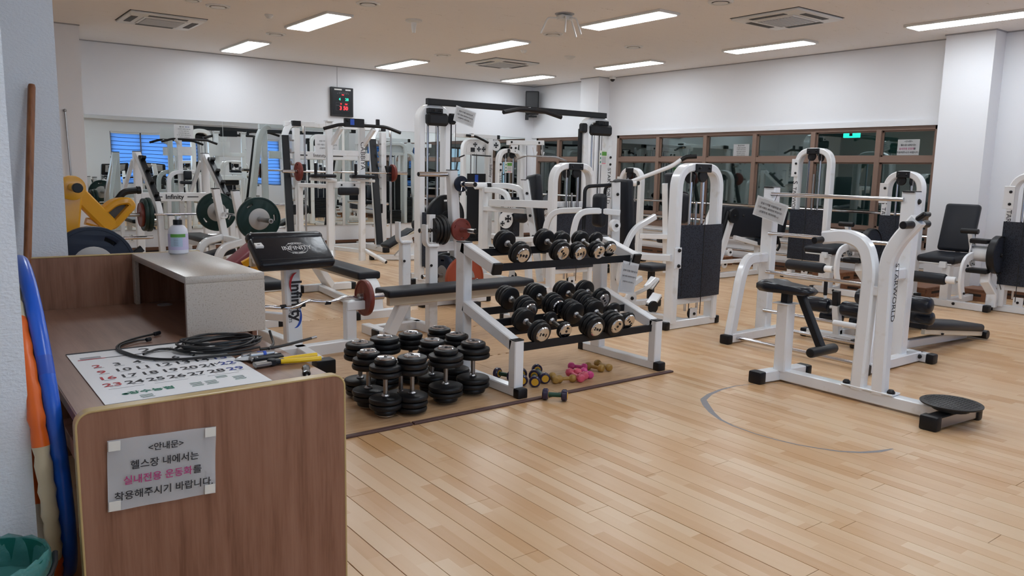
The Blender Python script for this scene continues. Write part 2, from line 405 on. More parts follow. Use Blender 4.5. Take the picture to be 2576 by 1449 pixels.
# windows in the right wall
def window(name, y0, y1, muls, zs, xw=XW+.05):
    fr = struct(name, boxes((xw-.04, xw+.06, y0, y1, zs, zs+.07), (xw-.04, xw+.06, y0, y1, ZT-.05, ZT), (xw-.04, xw+.06, y0, y0+.05, zs, ZT), (xw-.04, xw+.06, y1-.05, y1, zs, ZT)), 'window_brown')
    obj('window_sill', boxes((XW-.015, xw+.06, y0, y1, zs-.02, zs)), 'window_brown', fr, 0)
    obj('transom', boxes((xw-.04, xw+.06, y0+.05, y1-.05, 1.625, 1.70)), 'window_brown', fr, 0)
    obj('transom', boxes((xw-.03, xw+.05, y0+.05, y1-.05, .70, .74)), 'window_brown', fr, 0)
    ys = [y0+.05]+list(muls)+[y1-.05]
    for q in muls: obj('mullion', boxes((xw-.045, xw+.065, q-.035, q+.035, zs+.07, ZT-.05)), 'window_brown', fr, 0)
    for a, b_ in zip(ys, ys[1:]):
        e0, e1 = a+(.035 if a != ys[0] else 0), b_-(.035 if b_ != ys[-1] else 0)
        for za, zb in ((zs+.07, .70), (.74, 1.625), (1.70, ZT-.05)):
            obj('sash', boxes((xw-.005, xw+.02, e0, e0+.022, za, zb), (xw-.005, xw+.02, e1-.022, e1, za, zb), (xw-.005, xw+.02, e0, e1, za, za+.02), (xw-.005, xw+.02, e0, e1, zb-.02, zb)), 'window_brown', fr, 0)
            obj('pane', boxes((xw+.004, xw+.010, e0+.022, e1-.022, za+.02, zb-.02)), 'pane_glass', fr, 0)
    return fr
window('window_1', W1[0], W1[1], (5.60, 6.58, 7.585, 8.55, 9.593), ZS)
window('window_2', W2[0], W2[1], (12.28,), ZS)
# dim corridor beyond the panes
struct('wall_corridor', boxes((12.4, 12.6, YC, YA+.2, -.02, ZC), (10.65, 12.4, YA, YA+.2, -.02, ZC), (10.65, 12.4, YC-.2, YC, -.02, ZC)), 'dark_void')
# front windows with blinds; the added fill window has none
for n, (a, b_) in enumerate(FW):
    fr = struct('window_%d' % (n+3), boxes((a, b_, YC-.12, YC-.06, FZ[0], FZ[0]+.06), (a, b_, YC-.12, YC-.06, FZ[1]-.06, FZ[1]), (a, a+.06, YC-.12, YC-.06, *FZ), (b_-.06, b_, YC-.12, YC-.06, *FZ)), 'window_brown')
    m_ = (3, 1, 5)[n]
    for k in range(1, m_): q = a+(b_-a)*k/m_; obj('mullion', boxes((q-.03, q+.03, YC-.12, YC-.06, *FZ)), 'window_brown', fr, 0)
    if n == 2: continue
    t = T('window_blind', ['wide blue-lit horizontal blind over the long window, seen reflected in the mirrors', 'narrow blue-lit horizontal blind over the small window, seen reflected in the mirrors'][n], 'blind', ((a+b_)/2, YC-.03, FZ[0]))
    for k in range(m_):
        x0, x1 = a+(b_-a)*k/m_+.02, a+(b_-a)*(k+1)/m_-.02
        t.bx('headrail', 'plastic_white', ((x0+x1)/2, YC-.025, FZ[1]-.03), (x1-x0, .04, .05))
        for j in range(13):
            z = FZ[1]-.12-j*.118
            t.bx('slat', 'blind_blue', ((x0+x1)/2, YC-.03, z), (x1-x0, .003, .120), rot=(R(-7), 0, 0), b=0); t.bx('slat_edge', 'ink', ((x0+x1)/2, YC-.020, z-.058), (x1-x0, .006, .014), b=0)
# mirrors
for i, (x0, x1) in enumerate(((2.0, 4.025), (4.03, 6.095), (6.15, 8.19), (8.195, 10.23))):
    t = T('wall_mirror', ['tall wall mirror panel nearest the corner pillar, behind the bench press', 'wall mirror panel behind the white smith machine', 'wall mirror panel just right of the wall clock, behind the cable tower', 'wall mirror panel ending beside the window wall'][i], 'mirror', ((x0+x1)/2, YA-.006, .385), group='mirror panels on the back wall')
    t.bx('glass', 'mirror_glass', ((x0+x1)/2, YA-.006, 1.243), (x1-x0, .010, 1.715), rot=(0, 0, R((.12, -.10, .08, -.05)[i])), b=.001)
    for zz in (.388, 2.099): t.bx('edge_clip', 'steel', ((x0+x1)/2, YA-.012, zz), (x1-x0, .008, .006), b=0)
struct('trim_4', boxes((6.097, 6.148, YA-.02, YA, .385, 2.1)), 'plastic_white')
# light switch / outlets
def outlet(lab, c, ax, plug=False):
    t = T('wall_outlet', lab, 'outlet', c); c = V(c); ax = V(ax); s = V((0, 0, 1)).cross(ax)
    mm = M(((s.x, 0, ax.x, 0), (s.y, 0, ax.y, 0), (s.z, 1, ax.z, 0), (0, 0, 0, 1)))
    t.bx('face_plate', 'plastic_white', c+ax*.005, (.075, .12, .010), b=.003, mtx=mm)
    for q in (-.027, .027):
        t.cy('socket', 'plastic_grey', c+V((0, 0, q))+ax*.008, c+V((0, 0, q))+ax*.012, .019)
        t.cy('socket_hole', 'vent_dark', c+V((0, 0, q))+ax*.0115, c+V((0, 0, q))+ax*.0125, .006)
    if plug: t.cy('plug', 'cap_black', c+V((0, 0, -.027))+ax*.01, c+V((0, 0, -.027))+ax*.05, .018)
outlet('white double wall outlet under the mirrors, left of the bench press plates', (2.60, YA-.001, .27), (0, -1, 0))
outlet('white double wall outlet with a black plug by the right-hand tower', (XW-.001, 3.62, .33), (-1, 0, 0), True)

# ceiling lights
names = {}
def ceiling_light(x, y, lab):
    t = T('ceiling_light', lab, 'ceiling light', (x+.165, y, ZC), group='flat panel lights in the ceiling')
    t.bx('frame', 'plastic_white', (x+.165, y, ZC-.014), (.335, 1.295, .028), b=.003)
    t.bx('diffuser', 'lamp_panel', (x+.165, y, ZC-.030), (.285, 1.235, .006), b=.001)
rows = {11.95: 'back row', 9.30: 'second row from the back', 6.67: 'third row from the back', 4.10: 'fourth row from the back', 1.45: 'row beside the front wall'}
cols = {3.87: 'left', 6.50: 'middle', 9.20: 'right'}
for y, ry in rows.items():
    for x, rx in cols.items(): ceiling_light(x, y, 'bright flat ceiling light, %s column, %s' % (rx, ry))
ceiling_light(1.18, 7.3, 'bright flat ceiling light above the counter, farthest to the left')
ceiling_light(1.18, 1.45, 'bright flat ceiling light over the entrance, left of the front row')
# air conditioners
def aircon(x, y, lab):
    t = T('ceiling_air_conditioner', lab, 'air conditioner', (x, y, ZC), group='four-way cassette air conditioners')
    t.bx('panel', 'plastic_white', (x, y, ZC-.016), (.86, .86, .032), b=.02, seg=2)
    t.bx('shadow_outline', 'vent_dark', (x, y, ZC-.002), (.875, .875, .004), b=0)  # dark sheet that paints a shade line round the panel
    t.bx('intake_frame', 'plastic_white', (x, y, ZC-.036), (.50, .50, .012), b=.004)
    g = t.bx('intake_grille', 'plastic_grey', (x, y, ZC-.043), (.44, .44, .006), b=.001)
    for k in range(11): t.bx('slat', 'plastic_white', (x, y-.2+.04*k, ZC-.0475), (.43, .006, .004), b=0, par=g)
    for dx, dy in ((.345, 0), (-.345, 0), (0, .345), (0, -.345)):
        t.bx('air_outlet', 'vent_dark', (x+dx, y+dy, ZC-.0335), (.075 if dx else .44, .44 if dx else .075, .004), b=0)
aircon(2.56, 10.60, 'white cassette air conditioner above the left pillar')
aircon(7.90, 5.41, 'white cassette air conditioner in the ceiling above the window side, nearest')
aircon(7.82, 10.66, 'white cassette air conditioner in the ceiling near the speaker corner')
def diffuser(x, y, lab, r=.13):
    t = T('ceiling_diffuser', lab, 'air vent', (x, y, ZC), group='round ceiling diffusers')
    t.lt('outer_ring', 'plastic_white', [(r, 0), (r, .008), (r*.88, .018), (r*.74, .014), (r*.70, 0)], (x, y, ZC), (0, 0, -1), 28)
    t.lt('throat', 'vent_dark', [(r*.74, 0), (r*.74, .004), (0, .004)], (x, y, ZC), (0, 0, -1), 24)
    t.lt('centre_disc', 'plastic_white', [(r*.52, .010), (r*.6, .016), (r*.3, .022), (0, .023)], (x, y, ZC), (0, 0, -1), 24)
for x, y, l in ((4.03, 7.95, 'between the two left ceiling lights'), (4.0, 10.59, 'above the wall clock side'), (2.84, 9.25, 'left one of the pair near the top edge'), (2.52, 9.1, 'farther left, beside another diffuser'),
                (6.64, 10.61, 'behind the middle ceiling lights'), (6.67, 8.0, 'under the projector mount arms'), (8.13, 7.99, 'between two right ceiling lights'), (6.69, 5.37, 'at the top edge right of the mount')):
    diffuser(x, y, 'round white ceiling diffuser, '+l, .10 if l.startswith('farther') else .13)
def detector(x, y, lab, r=.05):
    t = T('ceiling_detector', lab, 'detector', (x, y, ZC))
    t.lt('body', 'plastic_white', [(r, 0), (r, .012), (r*.85, .022), (r*.45, .045), (0, .05)], (x, y, ZC), (0, 0, -1), 20)
detector(3.45, 9.34, 'small white ceiling detector near the left air conditioner')
detector(7.24, 9.34, 'small white ceiling detector beyond the middle light')
detector(8.13, 9.336, 'flat round ceiling detector left of the corner lights', .085)
t = T('emergency_beacon', 'white ceiling beacon with a short pointed stem', 'beacon', (4.87, 8.43, ZC))
t.lt('base', 'plastic_white', [(.10, 0), (.10, .02), (.07, .03), (0, .03)], (4.87, 8.43, ZC), (0, 0, -1), 20); t.lt('stem', 'plastic_white', [(.035, .03), (.02, .15), (0, .155)], (4.87, 8.43, ZC), (0, 0, -1), 12)
# empty projector mount
px, py = 5.94, 6.93
t = T('projector_mount', 'empty white projector mount with four thin dangling arms', 'mount', (px, py, ZC))
t.lt('base', 'plastic_grey', [(.11, 0), (.11, .006), (0, .006)], (px, py, ZC), (0, 0, -1), 20)
t.bx('hub', 'plastic_white', (px, py, ZC-.045), (.16, .1, .05))
for dx, dy, ex, ey in ((-.1, .05, -.26, .1), (-.04, -.06, -.1, -.13), (.05, -.06, .11, -.16), (.09, .03, .2, .02)):
    t.ct('arm', 'plastic_white', [(px, py, ZC-.05), (px+dx*1.7, py+dy*1.7, ZC-.05), (px+ex, py+ey, ZC-.23)], .010, f=.03)
# dome camera
t = T('dome_camera', 'small white dome security camera under the ceiling by the corner pillar', 'camera', (10.3, 10.62, ZC))
t.lt('housing', 'plastic_white', [(.055, 0), (.06, .02), (.055, .05), (.05, .055)], (10.3, 10.62, ZC), (0, 0, -1), 20); t.lt('dome', 'gloss_black', [(.045, .052), (.04, .075), (.02, .095), (0, .10)], (10.3, 10.62, ZC), (0, 0, -1), 20)
# ---- things on the walls
t = T('wall_clock', 'black framed digital wall clock with red and green figures', 'clock', (6.10, YA, 2.30))
cx, cz, y0 = 6.10, 2.547, YA-.05
t.bx('case', 'gloss_black', (cx, YA-.027, cz), (.425, .05, .50), b=.006)
t.bx('screen', 'black_metal', (cx, y0-.003, cz), (.37, .004, .445), b=0)
t.bx('title_strip', 'plastic_white', (cx-.08, y0-.006, cz+.21), (.14, .003, .022), b=0); t.bx('title_strip', 'plastic_white', (cx+.11, y0-.006, cz+.21), (.1, .003, .022), b=0)
for z0, z1 in ((-.15, -.065), (-.055, -.015)): t.ct('border', 'ink_grey', [(cx-.12, y0-.006, cz+z0), (cx+.12, y0-.006, cz+z0), (cx+.12, y0-.006, cz+z1), (cx-.12, y0-.006, cz+z1)], .0018, n=4, closed=True)
X1, Z1 = (1, 0, 0), (0, 0, 1)
t.tx('figures', 'led_red', '3 50', .09, (cx+.025, y0-.007, cz-.108), X1, Z1, bold=.0022)
t.tx('figures', 'led_green', '4', .065, (cx-.05, y0-.007, cz+.045), X1, Z1, bold=.001); t.tx('figures', 'led_green', '28', .065, (cx+.085, y0-.007, cz+.045), X1, Z1, bold=.001)
t.tx('figures', 'led_red', '18', .036, (cx-.03, y0-.007, cz-.035), X1, Z1); t.tx('figures', 'led_red', '12:5', .03, (cx+.07, y0-.007, cz-.035), X1, Z1, bold=.001); t.tx('figures', 'led_red', '888', .028, (cx+.01, y0-.007, cz+.122), X1, Z1)
t.tx('caption', 'ink_grey', '월 화 수 목 금 토 일', .022, (cx+.02, y0-.007, cz+.162), X1, Z1)
for k in range(7): t.cy('lamp_ring', 'ink_grey', (cx-.09+k*.034, y0-.006, cz+.145), (cx-.09+k*.034, y0-.0075, cz+.145), .007, 8)
t.ct('cord', 'plastic_grey', [(6.03, YA-.004, 2.80), (6.03, YA-.004, ZC-.01)], .0035, n=6)
t = T('wall_speaker', 'black loudspeaker on a bracket in the room corner', 'speaker', (10.2, 12.85, 2.52))
mz = M.Rotation(R(-40), 4, 'Z')
t.bx('cabinet', 'black_metal', (10.22, 12.86, 2.80), (.27, .22, .46), b=.012, mtx=mz); d_ = V((-.64, -.77, 0))
t.bx('grille', 'black_rubber', V((10.22, 12.86, 2.80))+d_*.113, (.24, .012, .42), b=.004, mtx=mz)
t.bx('bracket', 'black_metal', (10.24, 12.9, 2.53), (.22, .14, .035), b=.004, mtx=mz); t.bx('bracket_arm', 'black_metal', (10.12, 12.9, 2.51), (.07, .07, .11), b=.004, mtx=mz); t.ct('mount_rod', 'black_metal', [(10.24, 12.92, 2.54), (10.40, 13.05, 2.54), (10.44, 13.09, 2.54)], .02)
# exit sign in the corridor
t = T('exit_sign', 'small lit green exit sign hanging in the corridor behind the panes', 'sign', (11.6, 6.64, 2.0))
t.bx('box', 'exit_green', (11.6, 6.64, 2.09), (.05, .26, .13), b=.006); t.bx('figure_panel', 'plastic_white', (11.572, 6.64, 2.09), (.004, .05, .08), b=0); t.ct('hanger', 'plastic_grey', [(11.6, 6.64, 2.15), (11.6, 6.64, ZC)], .008)
# chrome guard rails in front of the right windows
for i, z in enumerate((.95, .68, .43, .25)):
    t = T('guard_rail', 'chrome guard rail along the window wall, %s of four' % ('highest', 'second from the top', 'third from the top', 'lowest')[i], 'rail', (10.3, 7.7, z), group='chrome rails below the windows')
    t.ct('bar', 'chrome', [(10.32, 4.72, z), (10.32, 10.83, z)], .019)
    for y in (4.9, 6.3, 7.7, 9.1, 10.5): t.cy('bracket', 'chrome', (10.32, y, z), (10.451, y, z), .012)
for i, z in enumerate((.95, .68)):
    t = T('guard_rail', 'short chrome guard rail in the corner window bay, %s one' % ('upper', 'lower')[i], 'rail', (10.3, 12.2, z), group='chrome rails below the windows')
    t.ct('bar', 'chrome', [(10.32, 11.34, z), (10.32, 12.99, z)], .019)
    for y in (11.6, 12.8): t.cy('bracket', 'chrome', (10.32, y, z), (10.451, y, z), .012)

# ---------------------------------------------------------------- counter desk
X1, Y1, Z1 = (1, 0, 0), (0, 1, 0), (0, 0, 1)
DZ = .72
def rrect(x0, x1, z0, z1, r, n=6):
    """outline with rounded upper corners"""
    o = [(x0, z0), (x1, z0)]
    for k in range(n+1): a = k/n*pi/2; o.append((x1-r+r*math.cos(a), z1-r+r*math.sin(a)))
    for k in range(n+1): a = pi/2+k/n*pi/2; o.append((x0+r+r*math.cos(a), z1-r+r*math.sin(a)))
    return o
t = T('counter_desk', 'reception counter desk in brown wood laminate with beige edging', 'desk', (.68, 3.2, 0))
out = rrect(.295, 1.072, 0, .735, .04)
bm = from_curve([out], .034); bm.transform(frame_m((0, 2.317, 0), X1, Z1)); t.add('end_panel', bm, 'laminate', smooth=.5)
bm = bmesh.new(); sweep(bm, [V((x, 2.317, z)) for x, z in out[1:]+out[:1]], rectp(.037, .006, .002), (0, 1, 0)); t.add('edge_band', bm, 'edge_band')
t.bx('desktop', 'laminate_top', (.68, 3.235, .705), (.75, 1.80, .03), b=.002)
t.bx('edge_band', 'brown_board', (.3035, 3.235, .705), (.004, 1.80, .028), b=.001)
t.bx('back_panel', 'laminate', (.715, 4.16, .48), (.85, .03, .96), b=.002); t.bx('edge_band', 'edge_band', (.715, 4.16, .963), (.85, .032, .006), b=.002)
t.bx('outer_panel', 'laminate', (1.092, 3.67, .46), (.02, .92, .92), b=.001); t.bx('outer_panel', 'laminate', (1.04, 2.75, .34), (.02, .84, .66), b=.001)
t.bx('under_rail', 'laminate', (.315, 2.50, .60), (.03, .3, .05), b=.002)
t.lt('grommet', 'plastic_grey', [(.034, 0), (.034, .003), (.026, .004), (.025, .001), (0, .001)], (.93, 4.02, DZ), (0, 0, 1), 24)
t = T('counter_riser', 'beige speckled stone riser shelf on the far side of the counter', 'riser', (.97, 3.7, DZ))
t.bx('top_slab', 'stone_beige', (.975, 3.68, .950), (.315, .98, .030), b=.003, seg=2)
t.bx('front_slab', 'stone_beige', (.975, 3.2, .8275), (.315, .020, .215), b=.002)
t.bx('rear_leg', 'stone_beige', (.828, 4.12, .8275), (.02, .05, .215), b=.002)
# notice taped to the end panel
def paper(name, lab, at, right, up, w, h, lines, cat='notice', mt='paper', group=None, film=0, curl=.003):
    """lines: (y, size, [(x, text, ink)])"""
    t = T(name, lab, cat, at, group=group); mm = frame_m(at, right, up)
    bm = bmesh.new(); n = 8
    vs = [[bm.verts.new((w*(i/n-.5), h*(j/n-.5), curl*math.sin(i*1.7+j*.9)*(.4+abs(i/n-.5)))) for i in range(n+1)] for j in range(n+1)]
    for j in range(n):
        for i in range(n): bm.faces.new((vs[j][i], vs[j][i+1], vs[j+1][i+1], vs[j+1][i]))
    bm.transform(M.Translation((0, 0, .004))); bmesh.ops.solidify(bm, geom=bm.faces[:], thickness=.0006)
    bm.transform(mm); t.add('sheet', bm, mt, smooth=1.2)
    if film:
        bm = bmesh.new(); add_box(bm, (0, 0, .001), (w*1.12, h*1.15, .0012), b=0); bm.transform(mm); t.add('plastic_sleeve', bm, 'film')
    for y, sz, runs in lines:
        for x, s, ink in runs:
            bm = text_bm(s, sz, 'CENTER', 1.0, sz*.012); bm.transform(mm @ M.Translation((x, y, .0085))); t.add('writing', bm, ink, smooth=0)
    return t, mm
n_up = (math.sin(R(2.4)), 0, math.cos(R(2.4))); n_rt = (math.cos(R(2.4)), 0, -math.sin(R(2.4)))
t, mm = paper('notice_sheet', 'white paper notice taped to the front of the wooden counter', (.508, 2.298, .541), n_rt, n_up, .290, .205,
      [(.066, .0245, [(.006, '<안내문>', 'ink')]), (.022, .0275, [(.004, '헬스장 내에서는', 'ink')]), (-.020, .0275, [(-.014, '실내전용 운동화', 'ink_pink'), (.092, '를', 'ink')]), (-.063, .0275, [(.004, '착용해주시기 바랍니다.', 'ink')])])
for x, y in ((.128, .088), (-.128, .086), (-.128, -.086), (.128, -.086)):
    bm = bmesh.new(); add_box(bm, (0, 0, .0095), (.030, .028, .0005), rot=(0, 0, 0), b=0); bm.transform(mm @ M.Translation((x, y, 0))); t.add('tape', bm, 'tape')
# calendar
t = T('wall_calendar', 'large white monthly calendar lying flat on the counter', 'calendar', (.622, 2.75, DZ))
for k, (dx, dy) in enumerate(((.004, .004), (.002, .002), (0, 0))): t.bx('sheet', 'paper', (.622+dx, 2.748+dy, DZ+.001+.0012*k), (.478, .715, .001), rot=(0, 0, R(.5-.25*k)), b=0)
t.bx('binding', 'ink', (.622, 3.103, DZ+.004), (.48, .012, .004), b=.001)
CZ = DZ+.0048
t.bx('header_rule', 'ink_red', (.445, 2.986, CZ), (.085, .007, .0004), b=0); t.bx('header_rule', 'ink', (.665, 2.986, CZ), (.355, .005, .0004), b=0)
t.tx('month', 'ink', '2', .085, (.628, 3.035, CZ), X1, Y1, bold=.001); t.tx('year', 'ink', '2020', .024, (.70, 3.033, CZ), X1, Y1)
t.bx('logo_rule', 'ink', (.655, 3.0, CZ), (.09, .002, .0004), b=0)
day = 2
for r_ in range(4):
    for c_ in range(7):
        if day <= 29:
            x, y = .441+.0625*c_, 2.868-.089*r_
            t.tx('day_number', 'ink_red' if c_ == 0 else 'ink_blue' if c_ == 6 else 'ink', str(day), .056, (x, y, CZ), X1, Y1, bold=.0009)
            t.bx('day_note', 'ink_grey', (x+.003, y-.028, CZ), (.03, .0015, .0004), b=0)
        day += 1
t.tx('day_number', 'ink_blue', '1', .056, (.816, 2.951, CZ), X1, Y1, bold=.0009)
t.ct('scribble', 'ink', [(.752, 2.675, CZ), (.765, 2.71, CZ), (.766, 2.675, CZ), (.778, 2.708, CZ), (.782, 2.69, CZ), (.80, 2.72, CZ)], .0012, n=5)
t.tx('footer', 'ink_green', '장수농협', .036, (.525, 2.474, CZ), X1, Y1, bold=.001, space=1); t.lt('logo', 'ink_green', [(.010, 0), (.010, .0004), (.006, .0004), (.006, 0)], (.452, 2.472, CZ), Z1, 20)
for x, y, n in ((.50, 2.435, 4), (.655, 2.49, 5), (.70, 2.49, 5), (.79, 2.50, 5), (.745, 2.53, 3), (.43, 3.02, 4), (.46, 3.02, 4)):
    for k in range(n): t.bx('small_print', 'ink_grey' if k % 2 or y > 3 else 'ink_green', (x+.004*math.sin(k*3), y-.010*k, CZ), (.035, .0022, .0004), b=0)
for x in (.47, .60, .76): t.bx('memo_box', 'ink_grey', (x, 2.548, CZ), (.10, .001, .0004), b=0)
# coiled cable
t = T('coiled_cable', 'long black cable coiled in loops on the calendar', 'cable', (.86, 2.93, DZ))
pts = []
for k in range(8*26):
    a = k/26*2*pi; q = k/(8*26)
    pts.append((.862+.012*math.sin(k*.19)+(.136-.012*math.sin(k*.043))*math.cos(a), 2.922+.010*math.sin(k*.07)+(.098+.022*math.sin(k*.061))*math.sin(a), DZ+.008+.016*(.5+.5*math.sin(k*.33))+.008*q*3))
t.ct('coil', 'cable_black', pts, .0044, n=7)
for k, dx in enumerate((0, .006)):
    t.ct('loose_loop', 'cable_black', [(.93+.05*k, 2.775-.02*k, DZ+.012), (.80, 2.765+dx, DZ+.013), (.66, 2.795+dx, DZ+.012), (.575+dx, 2.90, DZ+.011), (.538+dx, 3.06+dx, DZ+.010), (.555+dx*2, 3.15, DZ+.010), (.63, 3.20+.04*(1-k), DZ+.010), (.72-.05*k, 3.29-.09*k, DZ+.010)], .0044, f=.09, n=7, fn=8)
t.ct('loose_loop', 'cable_black', [(.60, 2.93, DZ+.014), (.66, 2.99, DZ+.014), (.70, 2.97, DZ+.014), (.74, 2.85, DZ+.014), (.86, 2.80, DZ+.014), (.98, 2.83, DZ+.014)], .0044, f=.06, n=7)
t.cy('plug', 'black_metal', (.715, 3.285, DZ+.010), (.742, 3.305, DZ+.010), .008); t.cy('plug', 'black_metal', (.665, 3.19, DZ+.010), (.685, 3.20, DZ+.010), .008)
t.ct('tail', 'cable_black', [(.97, 2.80, DZ+.012), (1.03, 2.80, DZ+.012), (1.10, 2.815, DZ+.016), (1.185, 2.838, DZ+.022)], .0055, f=.05, n=7); t.cy('plug', 'steel', (1.183, 2.8375, DZ+.022), (1.21, 2.845, DZ+.024), .006)
t.ct('tail', 'cable_black', [(1.0, 2.79, DZ+.012), (1.045, 2.86, DZ+.012), (1.06, 2.92, DZ+.02), (1.062, 2.95, DZ+.045)], .005, f=.05, n=7)
t = T('connector_bag', 'small clear bag of blue and silver connectors beside the cable', 'bag', (.95, 2.70, DZ))
bm = bmesh.new(); add_lathe(bm, [(0, -.004), (.06, -.002), (.075, .004), (.06, .012), (0, .014)], (.93, 2.705, DZ+.005), Z1, 18, 1.1, .5); t.add('film', bm, 'film')
t.cy('connector', 'steel', (.895, 2.690, DZ+.02), (.985, 2.694, DZ+.02), .009); t.cy('blue_ring', 'sticker_blue', (.94, 2.692, DZ+.02), (.955, 2.693, DZ+.02), .0105); t.cy('connector', 'steel', (.87, 2.70, DZ+.02), (.93, 2.712, DZ+.02), .007); t.cy('blue_cap', 'sticker_blue', (.92, 2.715, DZ+.018), (.965, 2.712, DZ+.018), .008)
# tools
t = T('pliers', 'steel pliers with bright yellow handles on the counter', 'pliers', (1.0, 2.58, DZ))
t.rt('jaw', 'dull_steel', [(.872, 2.566, DZ+.013), (.915, 2.572, DZ+.013), (.955, 2.590, DZ+.013)], .014, .018, c=.003, side=Z1); t.rt('jaw', 'dull_steel', [(.874, 2.586, DZ+.013), (.915, 2.592, DZ+.013), (.955, 2.583, DZ+.013)], .014, .018, c=.003, side=Z1)
t.cy('pivot', 'black_metal', (.935, 2.584, DZ+.003), (.935, 2.584, DZ+.025), .016); t.bx('shank', 'black_metal', (.962, 2.588, DZ+.013), (.04, .03, .016), b=.004)
t.ct('handle', 'grip_yellow', [(.965, 2.578, DZ+.013), (1.02, 2.562, DZ+.013), (1.10, 2.550, DZ+.013)], .0085, f=.03, n=10); t.ct('handle', 'grip_yellow', [(.965, 2.596, DZ+.013), (1.02, 2.608, DZ+.013), (1.108, 2.606, DZ+.013)], .0085, f=.03, n=10)
t = T('crimping_tool', 'dark grey crimping tool lying behind the yellow pliers', 'tool', (.95, 2.65, DZ))
t.bx('body', 'black_metal', (.945, 2.643, DZ+.012), (.105, .020, .020), rot=(0, 0, R(-4)), b=.004); t.bx('lever', 'black_metal', (.955, 2.672, DZ+.012), (.10, .012, .016), rot=(0, 0, R(5)), b=.004); t.bx('die', 'dull_steel', (.90, 2.660, DZ+.014), (.03, .03, .012), b=.002); t.cy('rivet', 'steel', (.905, 2.645, DZ+.02), (.905, 2.645, DZ+.0235), .005)
t = T('screwdriver', 'stubby black screwdriver near the counter edge', 'screwdriver', (.985, 2.40, DZ))
d = V((.967-1.01, 2.354-2.467, 0)).normalized()
t.lt('handle', 'gloss_black', [(0, 0), (.010, .003), (.0145, .02), (.0115, .05), (.0145, .085), (.012, .10), (0, .101)], V((1.004, 2.455, DZ+.0145)), d, 8); t.cy('shaft', 'steel', V((1.004, 2.455, DZ+.0145))+d*.10, V((1.004, 2.455, DZ+.0145))+d*.155, .0035)
# pump bottle
t = T('pump_bottle', 'white plastic bottle with black cap on the stone riser', 'bottle', (1.013, 4.05, .965))
bx_, by_, bz = 1.013, 4.05, .965
t.lt('body', 'bottle_white', [(.040, 0), (.046, .006), (.046, .108), (.043, .122), (.030, .138), (.018, .143), (.018, .147), (0, .147)], (bx_, by_, bz), n=28)
t.lt('wrap_label', 'label_lilac', [(.0466, .022), (.0468, .022), (.0468, .1), (.0466, .1)], (bx_, by_, bz), n=28)
for nm, mt, z0, z1, a0, a1 in (('label_band', 'label_green', .084, .1, -150, -60), ('label_panel', 'label_blue', .038, .083, -150, -80)):
    bm = bmesh.new(); vs = [[bm.verts.new((bx_+.0475*math.cos(R(a0+(a1-a0)*k/8)), by_+.0475*math.sin(R(a0+(a1-a0)*k/8)), bz+z)) for k in range(9)] for z in (z0, z1)]
    for k in range(8): bm.faces.new((vs[0][k], vs[0][k+1], vs[1][k+1], vs[1][k]))
    t.add(nm, bm, mt)
for k in range(5): t.bx('small_print', 'ink_grey', (bx_-.018, by_-.0456, bz+.045+.008*k), (.03, .0006, .0015), b=0)
t.lt('cap', 'cap_black', [(.021, .143), (.021, .166), (.019, .168), (0, .168)], (bx_, by_, bz), n=20); t.cy('nozzle', 'bottle_white', (bx_, by_, bz+.166), (bx_, by_, bz+.180), .006); t.cy('nozzle', 'bottle_white', (bx_-.004, by_, bz+.178), (bx_+.018, by_, bz+.18), .005)
# hoops, stick, bin, cord
def hoop(t, name, c, rad, tube, a0, a1, mt, wav=0, top=None):
    e2 = V((math.cos(R(88.5)), math.sin(R(88.5)), 0)); e1 = V((-.055, 0, 1)).normalized()
    n = max(6, int((a1-a0)/3)); pts = []; bm = bmesh.new(); k = 12; rings = []
    for i in range(n+1):
        a = R(a0+(a1-a0)*i/n); d = -e2*math.cos(a)+e1*math.sin(a); nn = e1.cross(e2)
        q = tube*(1+wav*math.sin(a*44)); p = V(c)+d*rad
        rings.append([bm.verts.new(p+d*q*math.cos(2*pi*j/k)+nn*q*math.sin(2*pi*j/k)) for j in range(k)])
    for A, B in zip(rings, rings[1:]):
        for j in range(k): bm.faces.new((A[j], A[(j+1) % k], B[(j+1) % k], B[j]))
    bm.faces.new(rings[0]); bm.faces.new(rings[-1][::-1]); bmesh.ops.remove_doubles(bm, verts=bm.verts, dist=1e-5); bmesh.ops.recalc_face_normals(bm, faces=bm.faces)
    return t.add(name, bm, mt, smooth=1.2)
t = T('hula_hoop', 'blue hula hoop leaning between the white wall and the counter', 'hula hoop', (.285, 3.0, 0))
hoop(t, 'ring', (.287, 3.0, .548), .525, .0225, 0, 360, 'hoop_blue')
hoop(t, 'brand_band', (.287, 3.0, .548), .525, .0228, 28, 34, 'sticker_blue')
t = T('hula_hoop', 'ivory and orange massage hula hoop behind the blue hoop', 'hula hoop', (.24, 3.0, 0))
for k in range(8): hoop(t, 'segment', (.246, 2.97, .53), .505, .0215, 9+45*k, 54+45*k, 'hoop_orange' if k % 2 == 0 else 'hoop_ivory', .13)
t = T('wooden_stick', 'long reddish wooden stick leaning against the white pillar', 'stick', (.36, 4.05, 0))
t.lt('shaft', 'stick_wood', [(.014, 0), (.016, .01), (.0165, 1.6), (.016, 1.79), (.013, 1.802), (0, 1.803)], (.285, 3.95, 0), V((.466, 4.325, 1.76))-V((.285, 3.95, 0)), 14)
t = T('waste_bin', 'teal waste bin lined with a clear bag at the wall corner', 'bin', (.075, 2.25, 0))
t.lt('tub', 'bin_teal', [(.10, 0), (.128, .39), (.134, .395), (.134, .405), (.127, .405), (.098, .01), (0, .01)], (.075, 2.25, 0), n=28)
bm = bmesh.new(); add_lathe(bm, [(.138, .33), (.139, .40), (.130, .412), (.122, .38), (.105, .22), (.06, .17), (0, .16)], (.075, 2.25, 0), Z1, 40)
